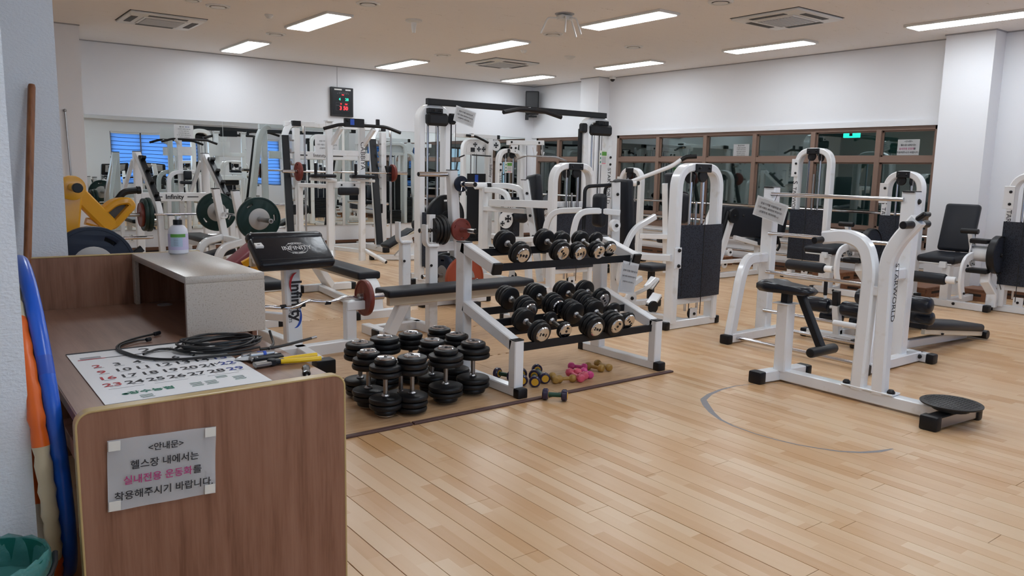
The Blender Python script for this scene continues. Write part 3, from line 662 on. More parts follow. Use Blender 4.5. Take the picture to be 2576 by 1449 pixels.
for v_ in bm.verts: v_.co += V((random.uniform(-1, 1), random.uniform(-1, 1), random.uniform(-1, 1)))*.006
t.add('liner_bag', bm, 'bag_film', smooth=1.2)
t.ct('handle', 'cap_black', [(.075-.145*math.cos(a), 2.25-.13*math.sin(a)-.03, .40-.055*math.sin(a)) for a in [pi*k/12 for k in range(13)]], .007, n=8)
t = T('power_cord', 'thin beige cord curving out under the counter end', 'cord', (.3, 2.5, 0))
t.ct('cable', 'edge_band', [(.33, 2.42, .12), (.29, 2.42, .09), (.268, 2.44, .03), (.26, 2.5, .006), (.2, 2.9, .006), (.22, 3.6, .006)], .005, f=.05)

# ---------------------------------------------------------------- foam mats
def foam_mat(x0, x1, y0, y1, lab, front=True, right=False):
    t = T('foam_mat', lab, 'mat', ((x0+x1)/2, (y0+y1)/2, 0), group='wood-print foam mats')
    # interlocking teeth along the rear edge
    o = [(x0, y0), (x1, y0)]; n = 14
    o.append((x1, y1))
    for k in range(n):
        a, b = x1-(k+.25)*(x1-x0)/n, x1-(k+.75)*(x1-x0)/n; o += [(a, y1), (a+.008, y1+.022), (b-.008, y1+.022), (b, y1)]
    o.append((x0, y1))
    bm = from_curve([o], .011); bm.transform(M.Translation((0, 0, .0055))); t.add('sheet', bm, 'mat_print', smooth=0)
    if front: t.bx('edge_strip', 'mat_edge', ((x0+x1)/2, y0-.018, .006), (x1-x0-.004, .036, .012), b=.003)
MY = 3.665
for i, (a, b) in enumerate(((.36, 1.20), (1.205, 2.10), (2.105, 3.17), (3.175, 4.24))):
    for j, (c, d) in enumerate(((MY, 4.70), (4.727, 5.70), (5.727, 6.70))):
        if i == 0 and j == 0: continue
        foam_mat(a, b, c, d, 'wood-print foam mat, %s row, %s column' % (('front', 'middle', 'rear')[j], ('counter-side', 'second', 'third', 'right-hand')[i]), j == 0)
# court line tape on the floor
t = T('floor_tape', 'grey curved arc line marked on the wooden floor', 'tape')
bm = bmesh.new()
ARC = [(4.70, 2.98), (4.471, 3.11), (4.32, 3.151), (4.15, 3.148), (3.998, 3.116), (3.869, 3.062), (3.785, 2.969), (3.698, 2.857), (3.63, 2.741), (3.597, 2.627), (3.587, 2.473), (3.599, 2.343), (3.626, 2.237), (3.667, 2.144), (3.721, 2.052), (3.802, 1.978), (3.894, 1.935), (3.995, 1.912)]
wds = (.006, .006, .012, .022, .030, .040, .045, .035, .020, .014, .011, .012, .013, .013, .016, .022, .026, .01)
for (x, y), (x2, y2), w1, w2 in zip(ARC, ARC[1:], wds, wds[1:]):
    d = V((x2-x, y2-y, 0)).normalized(); n = V((-d.y, d.x, 0)); z = V((0, 0, .0006)); p, q = V((x, y, 0))+z, V((x2, y2, 0))+z
    bm.faces.new([bm.verts.new(v) for v in (p-n*w1/2, q-n*w2/2, q+n*w2/2, p+n*w1/2)])
t.add('strip', bm, 'floor_tape', smooth=0)

# ---------------------------------------------------------------- dumbbells
DB = {}
def dumbbell(radii, digits, L=.12, name='dumbbell'):
    """built along local z from 0 (bottom face) to its length; radii from the inner plate outwards"""
    key = (radii, digits)
    if key in DB: return copy_tree(DB[key])
    t = T(name, local=True)
    th = .034; nP = len(radii); tot = 2*(nP*th+.012)+L; mid = tot/2
    t.lt('handle', 'dull_steel', [(.0135, .03), (.0135, tot-.03)], n=14)
    for s in (-1, 1):
        ax = (0, 0, s)
        t.lt('collar', 'steel', [(.022, 0), (.024, .006), (.02, .014), (.0145, .018)], (0, 0, mid+s*L/2), (0, 0, -s), 14)
        for k, r in enumerate(radii):
            t.lt('plate', 'black_rubber', [(0, 0), (r-.012, 0), (r-.003, .005), (r, .013), (r, th-.013), (r-.003, th-.005), (r-.012, th-.001), (0, th-.001)], (0, 0, mid+s*(L/2+k*th)), ax, 28)
        c = t.lt('end_cap', 'chrome', [(.052, 0), (.052, .004), (.046, .011), (.040, .010), (0, .010)], (0, 0, mid+s*(L/2+nP*th-.002)), ax, 24)
        zf = mid+s*(L/2+nP*th+.0088)
        t.lt('cap_bolt', 'black_metal', [(.009, 0), (.009, .001), (0, .001)], (0, 0, zf), ax, 10, par=c)
        for sx, ch in ((-1, digits[0]), (1, digits[1])):
            t.tx('number', 'ink', ch, .030, (sx*.024, 0, zf+s*.001), (1, 0, 0), (0, s, 0), par=c, bold=.0012)
    t.r['len'] = tot; DB[key] = t.r
    return t.r
def place(o, loc, rot, label, group, cat='dumbbell'):
    o.location = loc; o.rotation_euler = rot; o['label'] = label; o['category'] = cat; o['group'] = group
STAND = [(1, 2.095, 4.27, (.098, .098, .088), 'first from the counter in the back row, tall three-plate head'), (2, 2.30, 4.34, (.102, .102, .092), 'second from the counter in the back row'),
  (3, 2.50, 4.36, (.085, .085, .078), 'third in the back row beside the bench foot'), (4, 2.745, 4.40, (.082, .082, .076), 'farthest back, next to the rack post'),
  (5, 2.735, 4.17, (.086, .086, .076), 'just behind the right front one, beside the rack post'), (6, 2.505, 4.10, (.092, .088, .078), 'in the middle of the cluster, tapered head'),
  (7, 2.70, 3.93, (.105, .105, .078), 'right end of the cluster beside the rack foot'), (8, 2.455, 3.86, (.105, .105, .074), 'front centre of the cluster, wide plates below a small one'),
  (9, 2.03, 4.03, (.096, .092, .068), 'second row near the counter corner'), (10, 2.205, 3.96, (.092, .088), 'half hidden behind the two front left ones'),
  (11, 2.035, 3.83, (.095, .093, .064), 'nearest to the camera at the front left'), (12, 2.19, 3.80, (.092, .090, .086), 'front left, second from the mat edge')]
for k, x, y, rd, l in STAND:
    o = dumbbell(rd, ('1', '5')); place(o, (x, y, .013), (0, 0, R(37*k)), 'black dumbbell standing upright, '+l, 'dumbbells standing on the floor')
# ---------------------------------------------------------------- dumbbell rack
XA, XB = 2.905, 4.165
t = T('dumbbell_rack', 'two-tier white dumbbell rack with black shelf bars', 'rack', (3.5, 4.1, 0))
for X in (XA, XB):
    t.rt('base_rail', 'white_paint', [(X, 3.72, .042), (X, 4.50, .042)], .065, .06); t.cap((X, 3.705, .036), (.076, .06, .072)); t.cap((X, 4.51, .036), (.076, .06, .072))
    t.rt('rear_post', 'white_paint', [(X, 4.35, .07), (X, 4.35, .925)], .07, .10, side=X1)
    t.rt('upper_arm', 'white_paint', [(X, 4.34, .895), (X, 3.985, .79)], .07, .075, side=X1); t.bx('arm_cap', 'cap_black', (X, 3.97, .786), (.072, .02, .078), rot=(R(16), 0, 0), b=.004); t.bx('post_cap', 'cap_black', (X, 4.35, .928), (.07, .10, .008))
    t.rt('lower_arm', 'white_paint', [(X, 4.31, .50), (X, 3.77, .335)], .07, .075, side=X1)
    t.rt('front_post', 'white_paint', [(X, 3.755, .07), (X, 3.755, .365)], .07, .07, side=X1); t.bx('post_cap', 'cap_black', (X, 3.755, .369), (.07, .072, .010))
def angle_bar(y, z, tilt):
    bm = bmesh.new(); c_, s_ = math.cos(tilt), math.sin(tilt)
    add_box(bm, ((XA+XB)/2, y, z), (XB-XA-.02, .055, .006), rot=(tilt, 0, 0), b=.001); add_box(bm, ((XA+XB)/2, y-.027*c_, z-.027*s_+.0), (XB-XA-.02, .006, .05), rot=(tilt*.2, 0, 0), b=.001)
    t.add('shelf_bar', bm, 'black_metal')
UP = ((4.03, .797), (4.235, .872)); LO = ((3.79, .318), (3.985, .378), (4.07, .425), (4.265, .468))
for y, z in UP+LO: angle_bar(y, z, R(14))
def lay(X, bars, rd, dg, lab, grp='dumbbells on the rack'):
    (y0, z0), (y1, z1) = bars; a = math.atan2(z1-z0, y1-y0)
    o = dumbbell(rd, dg); L = o['len']; r = max(rd)
    cy, cz = (y0+y1)/2-r*math.sin(a), (z0+z1)/2+r*math.cos(a)-.002
    c = V((X, cy, cz)); d = V((0, -math.cos(a), -math.sin(a)))       # outer end points down-front
    o.location = c-d*L/2; o.rotation_mode = 'QUATERNION'
    x_ = V((math.cos(X*5), 0, 0)) ; mz = axm(d, up=(math.cos(X*7), math.sin(X*7)*math.sin(a), math.sin(X*7)*math.cos(a)))
    o.rotation_quaternion = mz.to_quaternion()
    for k_, v_ in (('label', lab), ('category', 'dumbbell'), ('group', grp)): o[k_] = v_
for X, rd, dg, l in ((3.12, (0.078, 0.075,), ('8', '6'), 'first from the left, apart from the others'), (3.463, (0.078, 0.074,), ('6', '1'), 'second from the left'), (3.625, (0.066, 0.064,), ('5', '5'), 'third from the left'), (3.803, (0.066, 0.060,), ('5', '4'), 'fourth from the left'), (3.948, (0.062,), ('1', '1'), 'fifth from the left, beside the end arm')):
    lay(X, UP, rd, dg, 'black dumbbell on the upper rack tier, '+l)
for X, rd, dg, l in ((3.20, (0.080, 0.076, 0.070,), ('1', '4'), 'first from the left'), (3.445, (0.080, 0.078, 0.070,), ('1', '5'), 'second from the left'), (3.715, (0.080, 0.078, 0.068,), ('1', '2'), 'third from the left'), (3.905, (0.078, 0.074,), ('1', '0'), 'fourth from the left, nearest the end arm')):
    lay(X, LO[2:], rd, dg, 'black dumbbell, lower tier rear row, '+l)
for X, rd, dg, l in ((3.103, (0.078, 0.074,), ('1', '1'), 'first from the left'), (3.33, (0.058,), ('6', '9'), 'second from the left, the smallest'), (3.54, (0.082, 0.082, 0.078,), ('2', '0'), 'third from the left, thick three-plate head'), (3.727, (0.082, 0.080, 0.078,), ('1', '8'), 'fourth from the left'), (3.915, (0.064,), ('5', '1'), 'fifth from the left, single plates')):
    lay(X, LO[:2], rd, dg, 'black dumbbell, lower tier front row, '+l)
# hand-written card hanging from the rack arm
def tilted(a): return (math.cos(a), 0, math.sin(a)), (-math.sin(a), 0, math.cos(a))
r_, u_ = tilted(R(-12))
NOTE = [(.045, .021, [(0, '운동기구를 이용하실 때', 'ink')]), (0, .021, [(0, '다른 사람도 배려하여 주십시오', 'ink')]), (-.045, .021, [(0, '(조용하게, 제자리에---)', 'ink')])]
t, mm = paper('notice_card', 'white card hanging from the right end of the dumbbell rack', (4.07, 3.955, .655), r_, u_, .15, .20, [(.05, .015, NOTE[0][2]), (.01, .0115, NOTE[1][2]), (-.03, .0125, NOTE[2][2])], film=1)
t.ct('string', 'cable_black', [(4.07, 3.95, .75), (4.09, 3.955, .80), (4.11, 3.96, .765)], .0025, n=5)
# ---------------------------------------------------------------- small coloured dumbbells
def hand_weight(kind, p0, p1, lab, grp, z=.0):
    p0, p1 = V((*p0, 0)), V((*p1, 0)); d = (p1-p0).normalized(); L = (p1-p0).length
    t = T('hand_weight', lab, 'dumbbell', ((p0.x+p1.x)/2, (p0.y+p1.y)/2, z+.011), group=grp)
    if kind == 'wheel':
        r, w = .037, .034; z0 = V((0, 0, z+.011+r))
        t.cy('handle', 'grip_green', p0+z0, p1+z0, .0145)
        for p, s in ((p0, 1), (p1, -1)):
            t.lt('head', 'purple_rubber', [(.02, -.002), (r-.008, -.002), (r, .005), (r, w-.007), (r-.008, w), (.022, w), (.02, w-.004)], p-d*s*.006+z0, d*s, 24)
            for q, ss in ((-.004, 1), (w-.003, 1)): t.lt('insert', 'insert_yellow', [(.024, 0), (.024, .003), (.012, .004), (.010, .0025), (0, .0025)] if q > 0 else [(.024, .003), (.024, 0), (0, 0)], p-d*s*.006+d*s*q+z0, d*s, 20)
    else:
        r = {'pink_vinyl': .027, 'coral_vinyl': .031, 'gold_vinyl': .027}[kind]; z0 = V((0, 0, z+.011+r))
        t.cy('handle', kind, p0+z0, p1+z0, .0125)
        for p, s in ((p0, 1), (p1, -1)): t.lt('head', kind, [(0, -.002), (r*.6, 0), (r*.92, .008), (r, .018), (r, .026), (r*.9, .036), (r*.5, .046), (.012, .05)], p-d*s*.004+z0, d*s, 8 if kind == 'coral_vinyl' else 12)
    return t
G = 'small coloured dumbbells beside the rack'
hand_weight('wheel', (3.02, 3.615), (3.115, 3.515), 'purple wheel-ended dumbbell with green grip, alone on the wooden floor', G).r.location.z -= .011
hand_weight('wheel', (3.075, 3.905), (3.19, 4.06), 'purple and yellow dumbbell just right of the rack foot', G)
hand_weight('wheel', (3.125, 3.835), (3.235, 3.98), 'purple and yellow dumbbell nearest the mat edge', G)
hand_weight('wheel', (3.235, 3.865), (3.345, 4.09), 'dark purple and yellow dumbbell in the rear of the pile', G)
hand_weight('wheel', (3.05, 4.16), (3.09, 4.03), 'purple dumbbell half hidden behind the rack front post', G)
hand_weight('gold_vinyl', (3.29, 3.815), (3.35, 3.93), 'gold dumbbell pointing away beside the purple ones', G)
hand_weight('gold_vinyl', (3.315, 3.84), (3.435, 3.79), 'gold dumbbell lying crosswise before the pink ones', G)
hand_weight('gold_vinyl', (3.735, 4.01), (3.775, 3.875), 'gold dumbbell lying across another at the back', G)
hand_weight('gold_vinyl', (3.855, 4.03), (3.83, 3.86), 'gold dumbbell at the far right of the small weights', G)
hand_weight('pink_vinyl', (3.625, 4.07), (3.70, 3.965), 'pink dumbbell at the back of the pink heap', G)
hand_weight('coral_vinyl', (3.50, 3.93), (3.455, 3.745), 'coral pink dumbbell nearest the mat edge', G)
hand_weight('coral_vinyl', (3.545, 3.90), (3.515, 3.775), 'coral pink dumbbell in the middle of the pink heap', G)
hand_weight('pink_vinyl', (3.615, 3.91), (3.575, 3.785), 'pink dumbbell on the right of the pink heap', G)

# ---------------------------------------------------------------- plates, bars, towers
PLM = {}
def plate(name, lab, at, ax, r, th, mt, hub=None, slots=0, hole=.026, group='weight plates', spin=0, par=None):
    """flat disc with real grip slots; axis ax"""
    key = (r, th, mt, hub, slots)
    t = T(name, lab, 'weight plate', at, group=group, local=True); t.r.rotation_mode = 'QUATERNION'; t.r.rotation_quaternion = (axm(ax) @ M.Rotation(spin, 4, 'Z')).to_quaternion()
    if key not in PLM:
        spl = [circp(r-.006, 40), circp(hole, 16)[::-1]]
        for k in range(slots):
            a0 = 2*pi*k/slots; w = R(36 if slots == 2 else 26); ro, ri = r*.80, r*.66
            spl.append([(ro*math.cos(a0-w/2+w*i/6), ro*math.sin(a0-w/2+w*i/6)) for i in range(7)]+[(ri*math.cos(a0+w/2-w*i/6), ri*math.sin(a0+w/2-w*i/6)) for i in range(7)])
        bm = from_curve(spl, th, .006, 1)
        PLM[key] = bm
    t.add('disc', PLM[key].copy(), mt, smooth=.7)
    for s in (-1, 1):
        t.lt('rim', mt, [(r-.02, th/2-.001), (r-.018, th/2+.004), (r-.004, th/2+.003), (r, 0)], (0, 0, 0), (0, 0, s), 40, caps=False)
        t.lt('hub', hub or mt, [(hole, th/2-.001), (hole, th/2+.004), (r*(.46 if hub else .24), th/2+.004), (r*(.5 if hub else .27), th/2-.001)], (0, 0, 0), (0, 0, s), 32, caps=False)
    return t
def clip(t, at, ax, r=.028):
    ax = V(ax).normalized(); u = V((0, 0, -1)); s = ax.cross(u)
    for k in (-1, 0, 1): t.ct('spring', 'chrome', [V(at)+ax*(.006*k)+u*math.cos(q)*r+s*math.sin(q)*r for q in [2*pi*i/12 for i in range(13)]], .0035, n=6)
    for q in (-1, 1): t.ct('clip_arm', 'chrome', [V(at)+u*r*.8+s*r*.5*q, V(at)+u*.075+s*.030*q+ax*.01], .0035, n=6); t.cy('clip_grip', 'cap_black', V(at)+u*.07+s*.029*q+ax*.01, V(at)+u*.115+s*.04*q+ax*.012, .007, 8)
def tower(t, x, y, w, h, ax='x', fd=-1, sh=(.285, .955), tw=.075, td=.11, plates=11, text=None, tz=1.0, side_plate=0, base=(.08, .08), shl=None):
    """selector tower. ax: axis of the arch plane; fd: sign of the front direction on the other axis"""
    A = V(X1) if ax == 'x' else V(Y1); B = (V(Y1) if ax == 'x' else V(X1))*fd; Z = V(Z1); C = V((x, y, 0))
    P = lambda a, b, z: C+A*a+B*b+Z*z
    hw = w/2-tw/2
    bsz = lambda a, b, z: (a, b, z) if ax == 'x' else (b, a, z)
    t.rt('arch_frame', 'white_paint', [P(-hw, 0, .06), P(-hw, 0, h-tw/2), P(hw, 0, h-tw/2), P(hw, 0, .06)], td, tw, f=.20, side=B, c=.012, n=8)
    t.rt('base_rail', 'white_paint', [P(-w/2-base[0], 0, .04), P(w/2+base[1], 0, .04)], .075, .07, side=Z)
    for s, e in ((-1, base[0]), (1, base[1])): t.cap(P(s*(w/2+e), 0, .038), bsz(.06, .09, .076))
    t.rt('cross_rail', 'white_paint', [P(-hw, 0, sh[0]-.03), P(hw, 0, sh[0]-.03)], td*.7, .06, side=B)
    t.bx('pulley_bracket', 'black_metal', P(0, td*.3, h-.045), bsz(w*.32, .09, .075), b=.006)
    for s in (-1, 1): t.bolt(P(s*w*.1, td*.3+.045, h-.045), B, .012)
    t.lt('pulley', 'black_metal', [(.012, -.014), (.055, -.014), (.058, -.010), (.050, 0), (.058, .010), (.055, .014), (.012, .014)], P(.03, .03, h-.115), B, 22)
    t.lt('pulley', 'black_metal', [(.012, -.014), (.055, -.014), (.058, -.010), (.050, 0), (.058, .010), (.055, .014), (.012, .014)], P(-.08, -.02, h-.125), A, 22)
    for s in (-1, 1): t.cy('guide_rod', 'chrome', P(s*.085, 0, .15), P(s*.085, 0, h-.07), .0125)
    for k in range(plates): t.bx('weight_plate', 'black_metal', P(0, 0, sh[0]+.03+.034*k), bsz(w-2*tw-.06, .11, .031), b=.004)
    t.cy('selector_rod', 'steel', P(0, 0, sh[0]), P(0, 0, h-.35), .011)
    cb = [P(.03, .085, h-.12), P(.02, .085, .12)]
    for a, b in ((.03, .09), (-.08, .03)): t.ct('cable', 'cable_black', [P(a+.0, b, h-.12), P(a*.8, b, .13)], .004, n=6)
    # bent perforated shield
    lo, hi = shl or (-hw+.02, hw+tw/2)
    pl = [P(lo, td*.35, 0), P(lo+(hi-lo)*.42, td*.8, 0), P(hi, td*.55, 0)]
    bm = bmesh.new(); vs = [[bm.verts.new(q+Z*z) for q in pl] for z in sh]
    for k in range(2): bm.faces.new((vs[0][k], vs[0][k+1], vs[1][k+1], vs[1][k]))
    bmesh.ops.recalc_face_normals(bm, faces=bm.faces); bmesh.ops.solidify(bm, geom=bm.faces[:], thickness=.004); t.add('shield', bm, 'shield', smooth=.3)
    # floor pulley
    t.bx('pulley_lug', 'white_paint', P(.02, .02, .12), bsz(.10, .012, .11), b=.004); t.lt('floor_pulley', 'black_metal', [(.01, -.012), (.05, -.012), (.052, -.008), (.045, 0), (.052, .008), (.05, .012), (.01, .012)], P(.02, -.002, .12), B, 20); t.bolt(P(.02, .028, .12), B)
    if side_plate:
        a = side_plate*hw; t.bx('adjuster_plate', 'white_paint', P(a+side_plate*.015, td/2+.004, h-.27), bsz(tw+.03, .008, .24), b=.002)
        for z in (h-.21, h-.34): t.bolt(P(a, td/2+.008, z), B, .016)
        if text:
            n = B; up = n.cross(V((0, 0, -1)))*1.0
            up = V((0, 0, -1)).cross(n)*-1 if (V((0, 0, -1)).cross(up)).dot(n) < 0 else up
            t.tx('lettering', 'ink', 'S', text*1.35, P(a, td/2+.0015, tz), (0, 0, -1), up); t.tx('lettering', 'ink', 'TARWORLD', text, P(a, td/2+.0015, tz-text*3.6), (0, 0, -1), up)
            t.bx('lettering_rule', 'ink', P(a+.02*(1 if up.dot(A) > 0 else -1), td/2+.0012, tz-text*3.0), bsz(.002, .0006, text*4.4), b=0)
    return P
def wall_up(n):
    n = V(n); up = n.cross(V((0, 0, -1)))
    return up if (V((0, 0, -1)).cross(up)).dot(n) > 0 else -up
def vtext(t, body, size, at, n, mt='ink'):
    n = V(n); t.tx('lettering', mt, body, size, V(at)+n*.0015, (0, 0, -1), wall_up(n))

# ---------------------------------------------------------------- pec fly machine (tower with the wide shield)
t = T('pec_fly_machine', 'white fly machine with tall arch and wide dark shield, seat pad facing away', 'gym machine', (5.7, 5.3, 0))
P = tower(t, 5.70, 4.72, .64, 1.51, 'x', -1, base=(.03, .03))
t.bx('bracket', 'white_paint', (5.415, 4.66, .66), (.09, .012, .19), b=.003)
for z in (.59, .73): t.bolt((5.42, 4.652, z), (0, -1, 0), .017)
t.rt('curved_beam', 'white_paint', [(5.40, 4.70, .66), (5.33, 5.0, .645), (5.36, 5.35, .66), (5.55, 5.62, .68)], .06, .12, f=.2, side=Z1)
t.rt('back_post', 'white_paint', [(5.60, 5.62, .05), (5.49, 5.56, 1.32)], .075, .085, side=(.6, .8, 0), c=.008); t.bx('post_cap', 'cap_black', (5.49, 5.56, 1.322), (.085, .09, .01))
for z in (.35, .62, .93, 1.2): t.bolt(V((5.60, 5.62, 0)).lerp(V((5.49, 5.56, 0)), z/1.32)+V((-.02, -.046, z)), (0, -1, 0), .016)
t.pad('backrest', 'black_vinyl', (5.66, 5.60, .98), (.085, .27, .74), rot=(0, R(-5), R(-8)))
t.rt('seat_post', 'black_metal', [(6.17, 5.66, .08), (6.17, 5.66, .40)], .06); t.pad('seat', 'black_vinyl', (6.17, 5.66, .43), (.30, .28, .07))
t.rt('arm', 'white_paint', [(5.50, 5.50, 1.02), (5.30, 5.62, 1.04), (5.16, 5.72, 1.02), (5.12, 5.75, .84), (5.12, 5.75, .62)], .055, .06, f=.14, c=.008, n=7)
t.rt('arm', 'white_paint', [(5.50, 6.05, 1.02), (5.28, 6.30, 1.0), (5.25, 6.36, .72), (5.4, 6.36, .60)], .055, .06, f=.16, c=.008, n=7)
t.lt('pivot', 'white_paint', [(.06, -.02), (.06, .02), (0, .02)], (5.42, 5.48, .90), (0, -1, 0), 20); t.bolt((5.42, 5.455, .90), (0, -1, 0), .018)
for y, s in ((5.62, -1), (5.98, 1)):
    x = 5.38 if s < 0 else 6.0
    t.pad('arm_pad', 'black_vinyl', (x-.02, y+.02, 1.04), (.10, .16, .33), b=.045)
    t.ct('handle', 'cap_black', [(x-.15, y+.10, .85), (x-.15, y+.10, 1.27), (x+.09, y-.02, 1.29)], .018, f=.06)
t.bx('weight_pulley', 'cap_black', (5.40, 5.62, .73), (.10, .05, .16), b=.02); t.ct('cable', 'cable_black', [(5.40, 5.60, .65), (5.47, 5.66, .10)], .004, n=6)
t.rt('swing_link', 'white_paint', [(5.92, 5.42, .98), (5.62, 5.42, .86), (5.50, 5.42, .66), (5.44, 5.42, .34), (5.56, 5.42, .28), (5.78, 5.44, .36)], .045, .06, f=.1, c=.008, side=Y1)
t.rt('floor_beam', 'white_paint', [(5.62, 4.72, .04), (5.62, 6.05, .04)], .07, side=Z1); t.cap((5.62, 6.08, .038), (.085, .06, .076))
t.rt('floor_beam', 'white_paint', [(5.62, 5.66, .06), (6.25, 5.66, .06)], .06, side=Z1); t.cap((6.28, 5.66, .038), (.06, .075, .076))
t.lt('link_disc', 'white_paint', [(.07, -.012), (.07, .012), (0, .012)], (5.50, 5.30, .20), (0, -1, 0), 20); t.bolt((5.50, 5.285, .20), (0, -1, 0), .018); t.lt('floor_pulley', 'black_metal', [(.06, -.012), (.06, .012), (0, .012)], (5.66, 5.15, .12), (0, -1, 0), 20)
for x, y, z in ((5.95, 5.45, .30), (5.83, 5.30, .16)): t.bx('foot_pedal', 'white_paint', (x, y, z), (.20, .10, .03), rot=(R(10), R(-25), R(20)), b=.008); t.bx('pedal_grip', 'cap_black', (x, y, z-.02), (.2, .1, .012), rot=(R(10), R(-25), R(20)), b=.004)
t.rt('pedal_arm', 'white_paint', [(5.72, 5.62, .12), (5.83, 5.40, .26), (5.98, 5.42, .34)], .04, f=.04)
# ---------------------------------------------------------------- chest press machine
t = T('chest_press_machine', 'white press machine behind the rack with curved arms and upright black backrest', 'gym machine', (6.0, 7.5, 0))
tower(t, 6.15, 6.95, .66, 1.515, 'x', -1, sh=(.28, 1.0))
t.rt('floor_beam', 'white_paint', [(5.86, 6.95, .045), (5.86, 8.45, .045)], .075, side=Z1); t.cap((5.86, 8.47, .038), (.09, .06, .076))
t.rt('front_post', 'white_paint', [(5.86, 8.34, .06), (5.86, 8.34, 1.24)], .10, .09, side=X1, c=.01)
t.cy('pivot_tube', 'white_paint', (5.72, 8.33, 1.21), (5.96, 8.33, 1.21), .045); t.bx('pivot_cap', 'cap_black', (5.905, 8.29, 1.205), (.05, .05, .085)); t.bolt((6.0, 8.27, 1.21), (0, -1, 0), .02)
t.rt('press_arm', 'white_paint', [(5.97, 8.28, 1.21), (6.08, 8.1, 1.22), (6.10, 7.86, 1.18), (6.10, 7.80, .98)], .06, .075, f=.2, c=.01, n=8, side=(.9, .2, 0))
t.rt('press_arm', 'white_paint', [(5.85, 8.28, 1.16), (5.92, 8.1, 1.16), (5.94, 7.95, 1.12), (5.95, 7.90, .98)], .06, .07, f=.16, c=.01, n=8, side=(.9, .2, 0))
t.rt('top_beam', 'white_paint', [(5.86, 8.16, 1.0), (5.86, 6.99, 1.03)], .09, .08, side=Z1); t.rt('top_beam', 'white_paint', [(6.5, 7.0, 1.03), (5.9, 7.0, 1.03)], .07, .07, side=Z1)
t.rt('lower_brace', 'white_paint', [(5.86, 8.30, .92), (5.97, 7.58, .92)], .06, .07, side=Z1)
t.rt('back_post', 'white_paint', [(6.08, 7.40, .06), (5.98, 7.62, 1.30)], .09, .08, side=(.75, .65, 0), c=.008); t.bx('post_cap', 'cap_black', (5.98, 7.62, 1.302), (.09, .09, .01))
for z in (.62, .87, 1.14): t.bolt(V((6.08, 7.40, 0)).lerp(V((5.98, 7.62, 0)), z/1.3)+V((-.035, -.035, z)), (-.6, -.8, 0), .018)
t.pad('backrest', 'black_vinyl', (6.14, 7.60, .96), (.09, .30, .82), rot=(R(-6), R(-4), R(-12)))
t.pad('seat', 'black_vinyl', (6.42, 7.72, .42), (.36, .34, .08)); t.rt('seat_post', 'white_paint', [(6.42, 7.72, .05), (6.42, 7.72, .38)], .07)
t.rt('curved_beam', 'white_paint', [(5.85, 6.93, .66), (5.62, 7.08, .62), (5.50, 7.35, .60), (5.60, 7.7, .62)], .06, .13, f=.2, side=Z1)
t.rt('brace_leg', 'white_paint', [(5.70, 7.20, .60), (5.66, 7.10, .05)], .07)
t.bx('pulley_lug', 'white_paint', (5.80, 7.62, .12), (.09, .012, .14), b=.01); t.lt('floor_pulley', 'black_metal', [(.055, -.012), (.055, .012), (0, .012)], (5.82, 7.63, .12), (0, -1, 0), 20); t.bolt((5.80, 7.61, .12), (0, -1, 0), .018)
for x, y in ((6.55, 7.45), (6.3, 7.2)): t.ct('handle', 'cap_black', [(x-.3, y+.1, .98), (x-.05, y, .93)], .018)
# ---------------------------------------------------------------- back extension machine beside the windows
t = T('shoulder_machine', 'white machine before the windows with a long raised arm ending in a black grip', 'gym machine', (8.9, 8.6, 0))
tower(t, 9.35, 9.10, .50, 1.505, 'y', -1, text=.07, tz=1.15, side_plate=1)
t.rt('floor_beam', 'white_paint', [(9.3, 8.85, .04), (7.6, 7.5, .04)], .075, side=Z1); t.cap((7.57, 7.47, .038), (.08, .08, .076))
t.rt('front_post', 'white_paint', [(7.72, 7.64, .05), (7.72, 7.64, 1.27)], .085, .08)
t.cy('pivot_tube', 'white_paint', (7.60, 7.74, 1.28), (7.82, 7.52, 1.28), .045); t.bolt((7.83, 7.51, 1.28), (.7, -.7, 0), .03)
t.ct('lever_arm', 'white_paint', [(7.76, 7.56, 1.30), (8.02, 7.30, 1.45), (8.12, 7.16, 1.52), (8.22, 7.08, 1.62)], .028, f=.08); t.ct('grip', 'cap_black', [(8.20, 7.09, 1.60), (8.25, 7.05, 1.64), (8.35, 6.95, 1.65)], .03, f=.03)
t.rt('back_post', 'white_paint', [(8.30, 7.35, .05), (8.12, 7.28, 1.28)], .075, .07, side=(.6, -.8, 0)); t.pad('backrest', 'black_vinyl', (8.34, 7.33, 1.12), (.09, .28, .62), rot=(0, R(-9), R(-25)))
t.pad('arm_pad', 'black_vinyl', (8.16, 6.98, .96), (.12, .16, .40), b=.05); t.ct('handle', 'cap_black', [(8.28, 7.0, .9), (8.28, 7.0, 1.16), (8.07, 7.12, 1.19)], .018, f=.06)
t.pad('seat', 'black_vinyl', (8.52, 7.45, .48), (.34, .32, .08)); t.rt('seat_post', 'white_paint', [(8.5, 7.45, .05), (8.5, 7.45, .44)], .07)
t.rt('cross_beam', 'white_paint', [(7.9, 7.5, .56), (8.5, 6.98, .56)], .07, .09, side=Z1)

